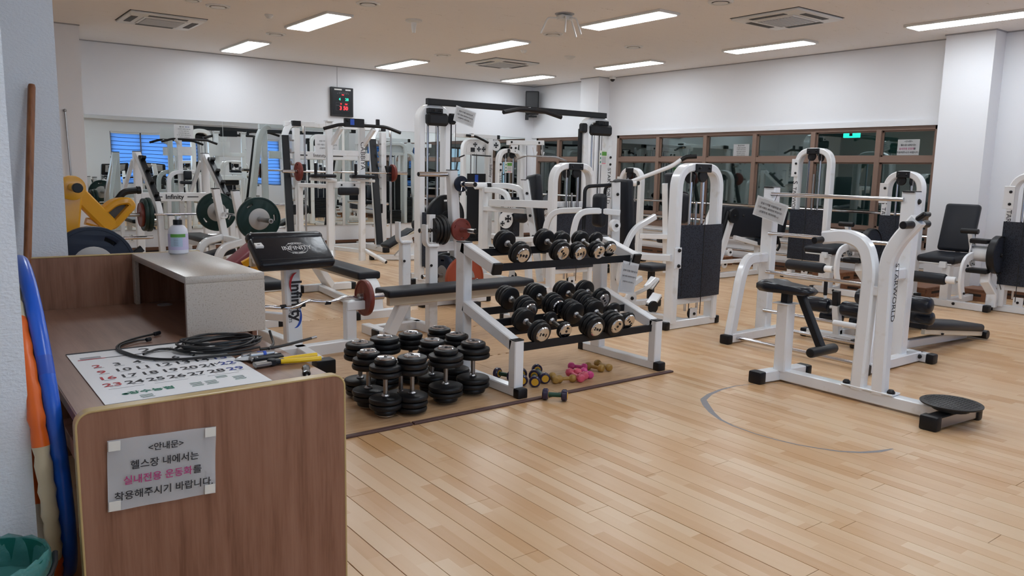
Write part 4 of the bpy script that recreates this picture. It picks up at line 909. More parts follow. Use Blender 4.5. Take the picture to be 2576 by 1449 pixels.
# ---------------------------------------------------------------- cable crossover
t = T('cable_crossover', 'tall cable crossover with two white towers joined by a black overhead beam', 'gym machine', (6.3, 8.3, 0))
for x, s in ((5.06, 1), (7.76, -1)):
    w = .36 if s > 0 else .46
    A_ = V(X1)
    t.rt('arch_frame', 'white_paint', [(x-w/2, 8.3, .06), (x-w/2, 8.3, 2.14), (x+w/2, 8.3, 2.14), (x+w/2, 8.3, .06)], .13, .085, f=.17, side=Y1, c=.012, n=8)
    t.bx('pulley_bracket', 'black_metal', (x-.03*s, 8.23, 2.10), (.20, .12, .06), b=.006); t.bx('pulley_box', 'black_metal', (x, 8.20, 2.0), (w-.06, .10, .15), b=.03); t.bolt((x-.07, 8.145, 2.10), (0, -1, 0), .014); t.bolt((x+.02, 8.145, 2.10), (0, -1, 0), .014)
    for d in (-.07, .07): t.cy('guide_rod', 'chrome', (x+d, 8.3, .15), (x+d, 8.3, 1.96), .013)
    for d in (-.13, -.02, .03): t.ct('cable', 'cable_black', [(x+d*.9, 8.20, 1.95), (x+d*.9, 8.20, .12)], .004, n=6)
    for k in range(14): t.bx('weight_plate', 'black_metal', (x, 8.3, .22+.034*k), (w-.10, .11, .031))
    bm = bmesh.new(); add_box(bm, (x-.02, 8.20, .56), (w, .012, .66), b=.002); t.add('shield', bm, 'shield')
    t.rt('base_rail', 'white_paint', [(x-.25*s, 8.3, .04), (x+w/2+.05, 8.3, .04)], .08, side=Z1); t.rt('base_rail', 'white_paint', [(x, 8.0, .04), (x, 8.75, .04)], .08, side=Z1)
    t.cap((x, 7.98, .038), (.09, .06, .076)); t.cap((x, 8.77, .038), (.09, .06, .076)); t.cap((x-.28*s if s > 0 else x+w/2+.08, 8.3, .038), (.06, .09, .076))
    t.bx('carriage_post', 'black_metal', (x+s*(w/2+.055), 8.30, 1.15), (.06, .05, 1.72), b=.004); t.bx('swivel_pulley', 'black_metal', (x+s*(w/2+.055), 8.25, 2.02), (.10, .10, .13), b=.02); t.ct('cable', 'cable_black', [(x+s*(w/2+.10), 8.22, 1.96), (x+s*(w/2+.09), 8.22, .6)], .004, n=6)
t.rt('top_beam', 'black_metal', [(4.93, 8.22, 2.205), (7.86, 8.22, 2.205)], .075, .06, side=Z1)
t.ct('chin_bar', 'cap_black', [(5.92, 8.02, 2.13), (6.22, 8.06, 2.19), (6.60, 8.06, 2.185), (6.87, 8.02, 2.12)], .027, f=.06)
t.bx('chin_bracket', 'black_metal', (6.42, 8.12, 2.195), (.10, .16, .05))
t.bx('adjuster_plate', 'white_paint', (7.985, 8.225, 1.58), (.06, .012, .2)); t.bolt((7.985, 8.215, 1.63), (0, -1, 0), .018); t.bolt((7.985, 8.215, 1.53), (0, -1, 0), .018)
vtext(t, 'STARWORLD', .085, (7.985, 8.232, 1.22), (0, -1, 0))
s = T('instruction_sign', 'small green and white instruction sign on the right cable tower', 'sign', (7.82, 8.19, 1.6), group='machine instruction signs')
def isign(s, c, w, h):
    c = V(c); s.bx('board', 'plastic_white', c, (w, .008, h), b=.002); s.bx('green_panel', 'label_green', c+V((w*.12, -.005, h*.28)), (w*.6, .002, h*.28), b=0)
    for k in range(5): s.bx('print_line', 'ink_grey', c+V((w*.1, -.005, h*(.05-.09*k))), (w*.55, .002, h*.03), b=0)
    for k in range(3): s.bx('pictogram', 'ink_green', c+V((-w*.34, -.005, h*(.25-.28*k))), (w*.12, .002, h*.14), b=0)
    s.bx('print_line', 'coral_vinyl', c+V((w*.1, -.005, -h*.40)), (w*.5, .002, h*.05), b=0)
isign(s, (7.80, 8.175, 1.62), .15, .20); s.cy('screw', 'steel', (7.80, 8.19, 1.62), (7.80, 8.235, 1.62), .004)
r_, u_ = tilted(R(-14)); r_ = (r_[0], 0, r_[2])
t2, mm = paper('notice_card', 'white laminated card hanging crookedly from the black overhead beam', (5.44, 8.17, 2.055), r_, u_, .27, .165, [(.04, .021, NOTE[0][2]), (0, .0185, NOTE[1][2]), (-.04, .020, NOTE[2][2])], film=1)
t2.ct('string', 'cable_black', [(5.43, 8.17, 2.14), (5.44, 8.18, 2.18)], .0025, n=5)
# ---------------------------------------------------------------- corner cable stack with crosses
def cross(t, x, y, z, s):
    for a in (0, 90): t.bx('cross_mark', 'ink', (x, y, z), (s, .002, s*.22), rot=(0, R(a), 0), b=0)
    for a in (0, 90, 180, 270): t.bx('cross_mark', 'ink', (x+s*.42*math.cos(R(a)), y-.0005, z+s*.42*math.sin(R(a))), (s*.22, .002, s*.44) if a in (0, 180) else (s*.44, .002, s*.22), b=0)
t = T('lat_cable_machine', 'white cable machine with black cross emblems in the mirrored corner', 'gym machine', (7.95, 11.6, 0))
t.rt('arch_frame', 'white_paint', [(7.70, 11.6, .05), (7.70, 11.6, 1.92), (8.22, 11.6, 1.92), (8.22, 11.6, .05)], .10, .07, f=.16, side=Y1, c=.01)
t.rt('cross_rail', 'white_paint', [(7.72, 11.6, 1.71), (8.2, 11.6, 1.71)], .06, side=Y1)
bm = from_curve([[(-.22, 0), (.22, 0), (.22, .10)]+[(.22*math.cos(a*pi/8), .10+.11*math.sin(a*pi/8)) for a in range(1, 8)]+[(-.22, .10)]], .006); bm.transform(frame_m((7.96, 11.56, 1.72), X1, Z1)); t.add('emblem_plate', bm, 'white_paint', smooth=0)
bm = from_curve([circp(.10, 24)], .008); bm.transform(frame_m((8.36, 11.54, 1.86), X1, Z1)); t.add('emblem_plate', bm, 'white_paint')
for x, z in ((7.92, 1.86), (8.0, 1.78), (8.10, 1.78)): cross(t, x, 11.553, z, .075)
cross(t, 8.36, 11.533, 1.86, .09); t.bx('slot', 'ink', (7.87, 11.554, 1.765), (.09, .002, .075), b=0)
t.rt('main_post', 'white_paint', [(8.19, 11.5, .05), (8.19, 11.5, 1.96)], .10, .09); t.rt('top_beam', 'white_paint', [(7.45, 11.5, 2.0), (8.34, 11.5, 2.0)], .07, .06, side=Z1); t.bx('beam_cap', 'cap_black', (8.365, 11.5, 2.0), (.06, .075, .07))
t.ct('curl_bar', 'cap_black', [(7.66, 11.44, 2.0), (7.84, 11.44, 2.0), (8.0, 11.40, 1.93), (8.08, 11.38, 1.89)], .022, f=.08); t.lt('collar', 'chrome', [(.04, -.03), (.04, .03), (0, .03)], (7.76, 11.44, 2.0), X1, 14)
for x in (7.86, 7.98): t.cy('guide_rod', 'chrome', (x, 11.6, .15), (x, 11.6, 1.7), .012)
for x in (7.83, 7.9, 7.95): t.ct('cable', 'cable_black', [(x, 11.55, 1.7), (x, 11.55, .2)], .004, n=6)
t.bx('shield', 'black_metal', (7.95, 11.54, .86), (.40, .02, .98), b=.004); t.bx('sticker', 'sticker_blue', (7.94, 11.527, 1.26), (.07, .004, .14), b=0)
for k in range(12): t.bx('weight_plate', 'black_metal', (7.95, 11.62, .16+.034*k), (.30, .1, .031))
t.ct('straight_bar', 'cap_black', [(7.45, 11.35, 1.62), (7.56, 11.35, 1.66)], .012); t.ct('straight_bar', 'cap_black', [(7.72, 11.35, 1.67), (8.12, 11.35, 1.66)], .012)
vtext(t, '— Infinity —', .085, (8.19, 11.45, 1.40), (0, -1, 0))
t.rt('base_rail', 'white_paint', [(7.6, 11.6, .04), (8.5, 11.6, .04)], .08, side=Z1); t.rt('base_rail', 'white_paint', [(8.19, 11.5, .04), (8.19, 10.3, .04)], .08, side=Z1); t.cap((8.19, 10.28, .038), (.09, .06, .076))
bm = from_curve([circp(.13, 24)], .01); bm.transform(frame_m((8.30, 11.0, .78), X1, Z1)); t.add('emblem_plate', bm, 'white_paint'); bm = from_curve([circp(.15, 24)], .01); bm.transform(frame_m((8.20, 10.98, .56), X1, Z1)); t.add('emblem_plate', bm, 'white_paint')
cross(t, 8.30, 10.99, .80, .11); cross(t, 8.24, 10.97, .58, .12); cross(t, 8.12, 10.97, .50, .08)
t.pad('seat_pad', 'black_vinyl', (8.48, 10.9, .66), (.24, .26, .30), rot=(0, R(20), 0)); t.pad('leg_pad', 'black_vinyl', (8.92, 10.85, .82), (.62, .26, .09), rot=(0, R(-38), 0)); t.rt('seat_beam', 'white_paint', [(8.62, 10.85, .46), (9.1, 10.85, .80)], .06, .08, side=Y1); t.rt('seat_post', 'white_paint', [(9.05, 10.85, .05), (9.05, 10.85, .76)], .07)
# ---------------------------------------------------------------- lat pulldown
t = T('lat_pulldown_machine', 'white lat pulldown tower with a chrome bent bar by the corner pillar', 'gym machine', (8.5, 11.2, 0))
tower(t, 8.42, 11.2, .56, 1.80, 'x', -1, sh=(.25, .95), shl=(-.2, .2), plates=16)
t.bx('head_plate', 'white_paint', (8.45, 11.12, 1.80), (.16, .012, .16), rot=(0, R(12), 0)); t.bolt((8.38, 11.11, 1.81), (0, -1, 0), .02); t.bolt((8.48, 11.11, 1.81), (0, -1, 0), .02)
t.rt('boom', 'white_paint', [(8.34, 11.15, 1.90), (9.12, 11.15, 1.925)], .08, .10, side=Z1); t.bolt((8.38, 11.10, 1.91), (0, -1, 0), .02); t.bolt((9.0, 11.10, 1.92), (0, -1, 0), .02)
t.rt('rear_post', 'white_paint', [(8.78, 11.3, .05), (8.78, 11.3, 1.88)], .08, .09); t.ct('hook', 'white_paint', [(8.86, 11.1, 1.83), (8.90, 11.1, 1.70), (8.93, 11.1, 1.69), (8.96, 11.1, 1.76)], .011, f=.02); t.ct('hook', 'white_paint', [(9.06, 11.1, 1.80), (9.07, 11.1, 1.72), (9.10, 11.1, 1.70), (9.12, 11.1, 1.76)], .011, f=.02)
t.ct('cable', 'cable_black', [(8.72, 11.1, 1.86), (8.70, 11.05, 1.05)], .005, n=6); t.ct('chain', 'steel', [(9.06, 11.08, 1.88), (9.06, 11.06, 1.66)], .012, n=6)
t.ct('pull_bar', 'chrome', [(8.44, 11.05, 1.61), (8.66, 11.05, 1.68), (9.36, 11.05, 1.68), (9.63, 11.05, 1.61)], .015, f=.05)
t.bx('adjuster_plate', 'white_paint', (8.17, 11.135, 1.47), (.09, .01, .17)); t.bolt((8.17, 11.125, 1.52), (0, -1, 0), .02); t.bolt((8.17, 11.125, 1.42), (0, -1, 0), .02)
vtext(t, 'STARWORLD', .07, (8.18, 11.14, 1.12), (0, -1, 0))
t.rt('floor_beam', 'white_paint', [(8.6, 11.15, .04), (9.7, 10.2, .04)], .08, side=Z1); t.pad('seat', 'black_vinyl', (9.35, 10.55, .48), (.36, .36, .08)); t.rt('seat_post', 'white_paint', [(9.35, 10.55, .05), (9.35, 10.55, .44)], .08); t.roll('thigh_roller', 'black_vinyl', (9.2, 10.9, .72), (9.6, 10.9, .72), .06)
s = T('instruction_sign', 'small green and white instruction sign on the lat pulldown tower', 'sign', (8.31, 11.1, 1.4), group='machine instruction signs'); isign(s, (8.33, 11.11, 1.47), .17, .19)
# ---------------------------------------------------------------- seated leg press by the windows
t = T('leg_press_machine', 'seated leg press with tall white tower and broad black foot panel', 'gym machine', (9.3, 6.5, 0))
tower(t, 9.75, 6.08, .56, 1.80, 'y', -1, sh=(.28, .965), text=.075, tz=1.33, side_plate=1)
t.rt('slanted_leg', 'white_paint', [(8.66, 6.80, .06), (8.98, 6.80, .86)], .07, .10, side=Y1); t.rt('slanted_leg', 'white_paint', [(8.62, 7.1, .30), (8.95, 7.1, .93)], .07, .10, side=Y1)
for x, z in ((8.90, .36), (8.80, .20)): t.lt('lug', 'white_paint', [(.055, -.01), (.055, .01), (0, .01)], (x, 6.74, z), (0, -1, 0), 18); t.bolt((x, 6.73, z), (0, -1, 0), .018)
t.bolt((8.69, 6.74, .12), (0, -1, 0), .018)
t.rt('link_arm', 'black_metal', [(8.84, 6.75, .92), (8.66, 6.75, .45)], .03, .05, side=Y1)
t.pad('foot_panel', 'black_vinyl', (9.30, 6.80, .76), (.95, .10, .42), rot=(0, R(4), R(-8)), b=.03); t.lt('hinge_plate', 'black_metal', [(.10, -.02), (.10, .02), (0, .02)], (8.92, 6.73, .86), (0, -1, 0), 22); t.bolt((8.92, 6.705, .86), (0, -1, 0), .018); t.bolt((9.10, 6.70, .86), (0, -1, 0), .018)
t.pad('backrest', 'black_vinyl', (9.92, 6.75, .74), (.14, .34, .42), rot=(0, R(12), 0)); t.pad('seat', 'black_vinyl', (9.7, 6.8, .48), (.40, .36, .09))
t.rt('slide_rail', 'white_paint', [(9.0, 6.75, .56), (9.75, 6.75, .40)], .05, .06, side=Y1); t.rt('slide_post', 'white_paint', [(9.62, 6.8, .04), (9.62, 6.8, .42)], .08); t.bolt((9.62, 6.75, .22), (0, -1, 0), .018)
t.rt('floor_beam', 'white_paint', [(8.60, 6.80, .04), (9.75, 6.80, .04)], .07, side=Z1); t.rt('floor_beam', 'white_paint', [(8.62, 6.70, .24), (9.35, 6.70, .24)], .05, .05, side=Z1); t.ct('handle', 'cap_black', [(9.78, 6.62, .62), (9.86, 6.6, .42), (9.80, 6.6, .36)], .018, f=.04)
# ---------------------------------------------------------------- leg curl and leg extension
def leg_machine(t, x, y, back, dy):
    """roller on the x side, cam disc towards -y"""
    t.rt('floor_beam', 'white_paint', [(x+.22, y+.02, .04), (x+.22, y-.55, .04)], .075, side=Z1); t.rt('floor_beam', 'white_paint', [(x+.22, y-.10, .04), (x+.95, y-.10, .04)], .075, side=Z1)
    t.cap((x+.22, y+.05, .038), (.09, .06, .076)); t.cap((x+.22, y-.58, .038), (.09, .06, .076)); t.bolt((x+.18, y-.25, .05), (-1, 0, 0), .016)
    t.rt('front_post', 'white_paint', [(x+.26, y-.12, .06), (x+.26, y-.12, .46)], .10, .09); t.rt('seat_beam', 'white_paint', [(x+.16, y-.1, .47), (x+.80, y-.1, .47)], .07, .07, side=Z1)
    t.pad('seat', 'black_vinyl', (x+.42, y, .53), (.46, .42, .085), rot=(0, R(-4), 0)); t.bx('seat_plate', 'white_paint', (x+.40, y, .475), (.40, .36, .02), b=.006)
    if back: t.pad('backrest', 'black_vinyl', (x+.72, y, .86), (.09, .38, .56), rot=(0, R(14), 0)); t.rt('back_post', 'white_paint', [(x+.74, y, .45), (x+.84, y, .90)], .06)
    t.roll('roller', 'black_vinyl', (x-.02, y+.28, .33), (x-.02, y-.24, .33), .062); t.cy('roller_sleeve', 'white_paint', (x-.02, y-.24, .33), (x-.02, y-.34, .33), .04); t.cy('axle', 'steel', (x-.02, y-.34, .33), (x-.02, y-.38, .33), .018)
    t.rt('curved_arm', 'white_paint', [(x+.16, y-.40, .60), (x-.02, y-.40, .56), (x-.06, y-.40, .34), (x+.02, y-.40, .16)], .03, .09, f=.12, c=.008, n=8, side=Y1)
    for a, z in ((.02, .50), (.0, .46), (.0, .20)): t.bolt((x+a, y-.42, z), (0, -1, 0), .014)
    sec = [(.12*math.cos(a), .15*math.sin(a)) for a in [R(100)+R(190)*k/12 for k in range(13)]]; bm = from_curve([sec], .014); bm.transform(frame_m((x+.30, y-.36, .62), X1, Z1)); t.add('sector_plate', bm, 'white_paint', smooth=0)
    for k in range(7): a = R(120)+R(150)*k/6; t.cy('pin_hole', 'ink', (x+.30+.10*math.cos(a), y-.377, .62+.125*math.sin(a)), (x+.30+.10*math.cos(a), y-.370, .62+.125*math.sin(a)), .008, 8)
    t.cy('hub', 'white_paint', (x+.30, y-.36, .62), (x+.30, y-.56, .62), .085); t.rt('grip_arm', 'white_paint', [(x+.32, y-.34, .64), (x+.22, y-.34, .84)], .05, .06); t.cy('grip', 'cap_black', (x+.21, y-.24, .86), (x+.21, y-.42, .86), .028)
    t.lt('cam_disc', 'shield', [(.19, 0), (.195, .01), (.195, .05), (.19, .06), (0, .06)], (x+.32, y-.56, .62), (0, -1, 0), 36); t.lt('cam_rim', 'cap_black', [(.197, -.01), (.206, 0), (.206, .06), (.197, .068), (.193, .05)], (x+.32, y-.56, .62), (0, -1, 0), 36); t.bolt((x+.32, y-.62, .62), (0, -1, 0), .022)
    t.bx('guard', 'cap_black', (x+.24, y-.44, .76), (.14, .18, .05), b=.01); t.bx('guard', 'cap_black', (x+.22, y-.46, .44), (.16, .22, .05), b=.012)
    t.rt('bent_post', 'white_paint', [(x+.26, y-.52, .44), (x+.24, y-.53, .33), (x+.34, y-.57, .2), (x+.34, y-.57, .05)], .08, .10, c=.01)
    t.ct('cable', 'cable_black', [(x+.30, y-.60, .44), (x+.45, y-.66, .10)], .004, n=6)
t = T('leg_extension_machine', 'white leg extension machine with upright backrest beside the right-hand pillar', 'gym machine', (9.3, 3.9, 0))
leg_machine(t, 8.92, 4.10, True, 0); tower(t, 9.36, 3.28, .46, 1.505, 'y', -1, sh=(.30, .98), text=.07, tz=1.16, side_plate=1, base=(.03, .05))
t = T('leg_curl_machine', 'white leg curl machine with black roller in front of the window wall', 'gym machine', (9.0, 5.3, 0))
leg_machine(t, 8.62, 5.36, False, 0); tower(t, 9.40, 4.66, .48, 1.505, 'y', -1, sh=(.30, .97), text=.07, tz=1.12, side_plate=1, base=(.03, .05))
# ---------------------------------------------------------------- stretch ladder
t = T('stretching_ladder', 'white stretching frame with chrome cross bars behind the twister', 'gym machine', (5.95, 3.5, 0))
for y, s in ((4.10, 1), (2.89, -1)):
    t.rt('upright', 'white_paint', [(5.95, y, .06), (5.95, y, 1.31)], .085, .115, side=X1, c=.008); t.bx('post_cap', 'cap_black', (5.95, y, 1.312), (.12, .09, .012), b=.004)
    t.rt('base_rail', 'white_paint', [(5.40, y-.06, .045), (6.14, y-.06, .045)], .075, side=Z1); t.cap((5.36, y-.06, .038), (.07, .09, .078)); t.cap((6.16, y-.06, .038), (.06, .09, .078)); t.bolt((6.10, y-.10, .05), (0, -1, 0), .018)
    t.rt('curved_brace', 'white_paint', [(5.42, y-.05, .06), (5.56, y-.02, .56), (5.66, y, .70), (5.93, y, .70)], .07, .09, f=.16, c=.012, n=8, side=(0, 1, 0))
t.bolt((5.95, 2.84, 1.24), (0, -1, 0), .022)
for x, z in ((5.90, 1.252), (5.90, .913), (5.90, .576), (5.90, .235), (5.46, .045), (6.12, .05)): t.cy('cross_bar', 'chrome', (x, 4.07, z), (x, 2.92, z), .0165, 14)
t.cy('bar_sleeve', 'white_paint', (5.90, 3.4, .235), (5.90, 3.2, .235), .024)
nr, nu = V((0, -math.cos(R(14)), -math.sin(R(14)))), V((0, -math.sin(R(14)), math.cos(R(14))))
t2, mm = paper('notice_card', 'white laminated card hanging from the stretching frame post', (5.80, 4.0, 1.12), nr, nu, .285, .15, [(.035, .0215, NOTE[0][2]), (0, .019, NOTE[1][2]), (-.037, .021, NOTE[2][2])], film=1)
t2.ct('string', 'cable_black', [(5.82, 3.98, 1.19), (5.87, 3.99, 1.25)], .0025, n=5)
# ---------------------------------------------------------------- waist twister
t = T('waist_twister', 'white waist twister with saddle seat at one end and standing disc at the other', 'gym machine', (4.69, 2.5, 0))
t.rt('base_beam', 'white_paint', [(4.71, 3.08, .05), (4.70, 1.96, .05)], .075, .08, side=Z1, c=.006)
t.rt('rear_foot', 'white_paint', [(4.54, 3.115, .045), (4.94, 3.065, .045)], .075, .085, side=Z1); t.cap((4.505, 3.12, .042), (.07, .10, .086)); t.cap((4.965, 3.06, .042), (.06, .10, .086))
t.rt('front_foot', 'steel', [(4.52, 1.95, .045), (4.90, 1.92, .045)], .07, .085, side=Z1); t.cap((4.49, 1.955, .042), (.07, .10, .086)); t.cap((4.93, 1.915, .042), (.06, .10, .086))
t.rt('seat_post', 'white_paint', [(4.70, 3.06, .08), (4.68, 3.05, .55)], .09, .09, c=.008, side=X1); t.bx('collar_plate', 'white_paint', (4.68, 3.05, .552), (.13, .13, .008), b=.002); t.rt('inner_post', 'black_metal', [(4.68, 3.05, .55), (4.68, 3.05, .62)], .06)
bm = bmesh.new()
for z, w_ in ((0, .9), (.02, 1), (.05, 1), (.072, .86)):
    ring = [(-.19, -.045), (-.14, -.075), (0, -.085), (.10, -.12), (.19, -.10), (.21, 0), (.19, .10), (.10, .12), (0, .085), (-.14, .075), (-.19, .045)]
    R_ = [bm.verts.new((4.68+y*w_, 3.04+x*w_, .625+z-.018*(x < .05)*(z > .03))) for x, y in ring]
    if z: [bm.faces.new((L_[i], L_[(i+1) % 11], R_[(i+1) % 11], R_[i])) for i in range(11)]
    else: bm.faces.new(R_)
    L_ = R_
bm.faces.new(R_); bmesh.ops.recalc_face_normals(bm, faces=bm.faces); t.add('saddle', bm, 'gloss_vinyl', smooth=1.0)
t.rt('leg_bar', 'black_metal', [(4.69, 2.955, .63), (4.69, 2.775, .29)], .05, .05, side=X1); t.roll('foot_roller', 'black_rubber', (4.54, 2.765, .275), (4.84, 2.765, .275), .033)
t.rt('upright', 'white_paint', [(4.69, 2.50, .08), (4.675, 2.475, .86), (4.67, 2.52, 1.0), (4.67, 2.64, 1.045), (4.67, 2.80, 1.02)], .075, .085, f=.14, c=.012, side=X1, n=8)
t.rt('upright', 'white_paint', [(4.69, 2.36, .08), (4.675, 2.375, .92), (4.67, 2.32, 1.04), (4.67, 2.215, 1.17)], .075, .085, f=.12, c=.012, side=X1, n=8)
t.rt('cross_link', 'white_paint', [(4.68, 2.48, .72), (4.68, 2.38, .72)], .06, .06, side=X1)
t.bx('mount_plate', 'white_paint', (4.70, 2.43, .095), (.10, .34, .012), b=.003); t.bolt((4.68, 2.575, .10), Z1, .024); t.bolt((4.68, 2.285, .10), Z1, .024)
t.cy('handle', 'cap_black', (4.55, 2.80, 1.005), (4.80, 2.80, 1.01), .022); t.cy('handle', 'cap_black', (4.53, 2.235, 1.14), (4.83, 2.235, 1.14), .023); t.bx('head_pad', 'cap_black', (4.67, 2.19, 1.19), (.08, .07, .03), rot=(R(-38), 0, 0), b=.01)
vtext(t, 'STARWORLD', .060, (4.69, 2.325, .72), (0, -1, 0)); t.bx('lettering_rule', 'ink', (4.715, 2.3245, .70), (.002, .001, .28), b=0)
t.lt('turntable', 'black_metal', [(.10, 0), (.10, .03), (0, .03)], (4.71, 1.945, .085), Z1, 20)
d = t.lt('standing_disc', 'black_rubber', [(.162, 0), (.166, .004), (.166, .010), (.160, .013), (0, .013)], (4.71, 1.945, .115), Z1, 44)
bm = bmesh.new()
for i in range(-7, 8):
    for j in range(-7, 8):
        x, y = i*.021, j*.021
        if x*x+y*y < .148**2: add_box(bm, (4.71+x, 1.945+y, .1285), (.017, .005, .002), rot=(0, 0, R(45 if (i+j) % 2 else -45)), b=0)
o = t.add('tread', bm, 'black_rubber', d, 0); o['kind'] = 'stuff'
# ---------------------------------------------------------------- sit-up benches
def situp(x, y, zr, lab, handle):
    t = T('sit_up_bench', lab, 'bench', (x+.6, y, 0), group='sit-up benches')
    t.rt('floor_beam', 'white_paint', [(x+.02, y+.28, .04), (x+.02, y-.28, .04)], .07, side=Z1); t.cap((x+.02, y+.31, .038), (.085, .06, .076)); t.cap((x+.02, y-.31, .038), (.085, .06, .076))
    t.rt('main_beam', 'white_paint', [(x, y, .08), (x+1.30, y, .035)], .06, .07, side=Y1); t.rt('roller_post', 'white_paint', [(x+.02, y, .05), (x-.04, y, zr+.02)], .06)
    t.roll('roller', 'gloss_vinyl', (x-.04, y+.30, zr), (x-.04, y+.05, zr), .066); t.roll('roller', 'gloss_vinyl', (x-.04, y-.05, zr), (x-.04, y-.30, zr), .066)
    t.roll('roller', 'gloss_vinyl', (x+.14, y+.24, zr-.125), (x+.14, y+.04, zr-.125), .055); t.roll('roller', 'gloss_vinyl', (x+.14, y-.04, zr-.125), (x+.14, y-.24, zr-.125), .055)
    t.pad('board', 'black_vinyl', (x+.80, y, .175), (1.12, .30, .07), rot=(0, R(7), 0)); t.rt('board_rail', 'cream_paint', [(x+.25, y-.12, .195), (x+1.34, y-.12, .06)], .03, .05, side=Y1); t.rt('board_rail', 'cream_paint', [(x+.25, y+.12, .195), (x+1.34, y+.12, .06)], .03, .05, side=Y1)
    t.cy('end_bar', 'cap_black', (x+1.40, y+.16, .045), (x+1.40, y-.16, .045), .04); t.bolt((x+.55, y-.14, .15), (0, 0, -1), .014)
    if handle:
        t.rt('post_sleeve', 'black_metal', [(x-.045, y, zr+.02), (x-.055, y, zr+.14)], .055, .055); t.ct('handle', 'white_paint', [(x-.05, y+.02, zr), (x-.05, y+.10, zr-.01), (x-.05, y+.105, zr+.10)], .014, f=.05); t.cy('grip', 'cap_black', (x-.05, y+.105, zr+.09), (x-.05, y+.108, zr+.22), .016)
situp(6.24, 3.56, .31, 'black padded sit-up bench with a small upright handle, behind the ladder bars', True)
situp(6.14, 3.03, .45, 'black padded sit-up bench whose board slopes down past the twister', False)
# ---------------------------------------------------------------- wooden step boxes
for x, y, z, w, d, h, l in ((9.75, 4.55, 0, .5, .42, .13, 'low wooden step box under the leg extension backrest'), (10.05, 3.95, 0, .34, .34, .14, 'wooden step box beside the right-hand pillar'), (9.45, 5.05, 0, .62, .36, .13, 'wooden step box behind the leg curl post'),
                            (10.10, 8.0, 0, .40, .55, .14, 'wooden step box under the windows near the leg press'), (9.95, 5.8, 0, .40, .40, .15, 'wooden step box next to the tall leg press tower')):
    t = T('step_box', l, 'step box', (x, y, 0), group='wooden step boxes along the window wall')
    t.bx('top_board', 'step_wood', (x, y, h-.012), (w, d, .024)); t.bx('side_board', 'step_wood', (x-w/2+.01, y, (h-.024)/2), (.02, d-.02, h-.024)); t.bx('side_board', 'step_wood', (x+w/2-.01, y, (h-.024)/2), (.02, d-.02, h-.024)); t.bx('front_board', 'step_wood', (x, y-d/2+.012, (h-.024)/2), (w-.04, .02, h-.024)); t.bx('front_board', 'step_wood', (x, y+d/2-.012, (h-.024)/2), (w-.04, .02, h-.024))
    t.bx('hand_slot', 'groove', (x-w/2-.001, y, h*.5), (.004, d*.4, .03), b=0); t.bx('hand_slot', 'groove', (x, y-d/2+.001, h*.5), (w*.4, .004, .03), b=0)
# notices on the window panes
GX = (0, -1, 0)
paper('notice_sheet', 'white rules sheet on the upper window pane left of the leg press tower', (10.502, 7.85, 1.805), GX, Z1, .30, .20, [(.075, .026, [(0, '헬스장 예시', 'ink')])]+[(.04-.028*k, .0155, [(0, s_, 'ink')]) for k, s_ in enumerate(('기본 운동은 시간을 정하여', '기구를 혼자 독점 마시오며', '많은분 사용하는 바른 자세', '함께 운동하여 주십시오', '퇴장전 기구 제자리 정리'))], curl=.0015)
paper('notice_sheet', 'white sheet with a pink line on the upper pane beside the right pillar', (10.502, 5.205, 1.825), GX, Z1, .29, .205, [(.075, .028, [(0, '<안내문>', 'ink')]), (.028, .030, [(0, '헬스장 내에서는', 'ink')]), (-.020, .030, [(-.018, '실내전용 운동화', 'ink_pink'), (.088, '를', 'ink')]), (-.068, .030, [(0, '착용해주시기 바랍니다.', 'ink')])], curl=.0015)

# ---------------------------------------------------------------- plate tree
t = T('plate_tree', 'white plate storage tree behind the flat bench', 'rack', (4.450, 6.85, 0))
t.rt('post', 'white_paint', [(4.510, 6.86, .05), (4.400, 6.84, 1.40)], .095, .095, c=.008, side=X1); t.bx('post_cap', 'cap_black', (4.410, 6.84, 1.402), (.10, .10, .01))
t.rt('base_rail', 'white_paint', [(4.100, 6.86, .045), (4.85, 6.86, .045)], .08, side=Z1); t.rt('base_rail', 'white_paint', [(4.470, 6.5, .045), (4.470, 7.22, .045)], .08, side=Z1)
for c in ((4.070, 6.86), (4.88, 6.86)): t.cap((*c, .04), (.06, .095, .08))
for c in ((4.470, 6.47), (4.470, 7.25)): t.cap((*c, .04), (.095, .06, .08))
t.rt('brace', 'white_paint', [(4.430, 6.85, .62), (4.150, 6.86, .62)], .08, .10, side=Y1); t.rt('side_upright', 'white_paint', [(4.170, 6.86, .05), (4.170, 6.86, .95)], .075, .06)
PEG = {}
for nm, p0, d in (('top_front', (4.420, 6.80, 1.265), (0, -1, 0)), ('top_side', (4.370, 6.84, 1.355), (-1, 0, 0)), ('mid_front', (4.430, 6.80, .80), (0, -1, 0)), ('mid_side', (4.390, 6.85, .79), (-1, 0, 0)), ('low_front', (4.460, 6.80, .30), (0, -1, 0)), ('low_side', (4.430, 6.86, .315), (-1, 0, 0)), ('mid_back', (4.430, 6.9, .92), (0, 1, 0)), ('low_back', (4.460, 6.9, .31), (0, 1, 0))):
    p0, d = V(p0), V(d); t.cy('peg', 'chrome', p0, p0+d*.36, .025); t.cy('peg_tip', 'cap_black', p0+d*.358, p0+d*.366, .023); PEG[nm] = (p0, d)
def on(nm, k, *a, **kw): p0, d = PEG[nm]; plate(a[0], a[1], p0+d*k, d, *a[2:], group='plates on the storage tree', **kw)
on('top_front', .11, 'weight_plate', 'small navy plate with a wire clip at the top of the plate tree', .082, .026, 'navy_plate')
on('mid_front', .10, 'weight_plate', 'small red plate with grip slots on the middle peg of the tree', .118, .030, 'red_plate', slots=3, spin=1.2)
on('low_front', .13, 'weight_plate', 'large orange bumper plate on the lowest front peg of the tree', .225, .05, 'orange_plate', hub='hub_grey')
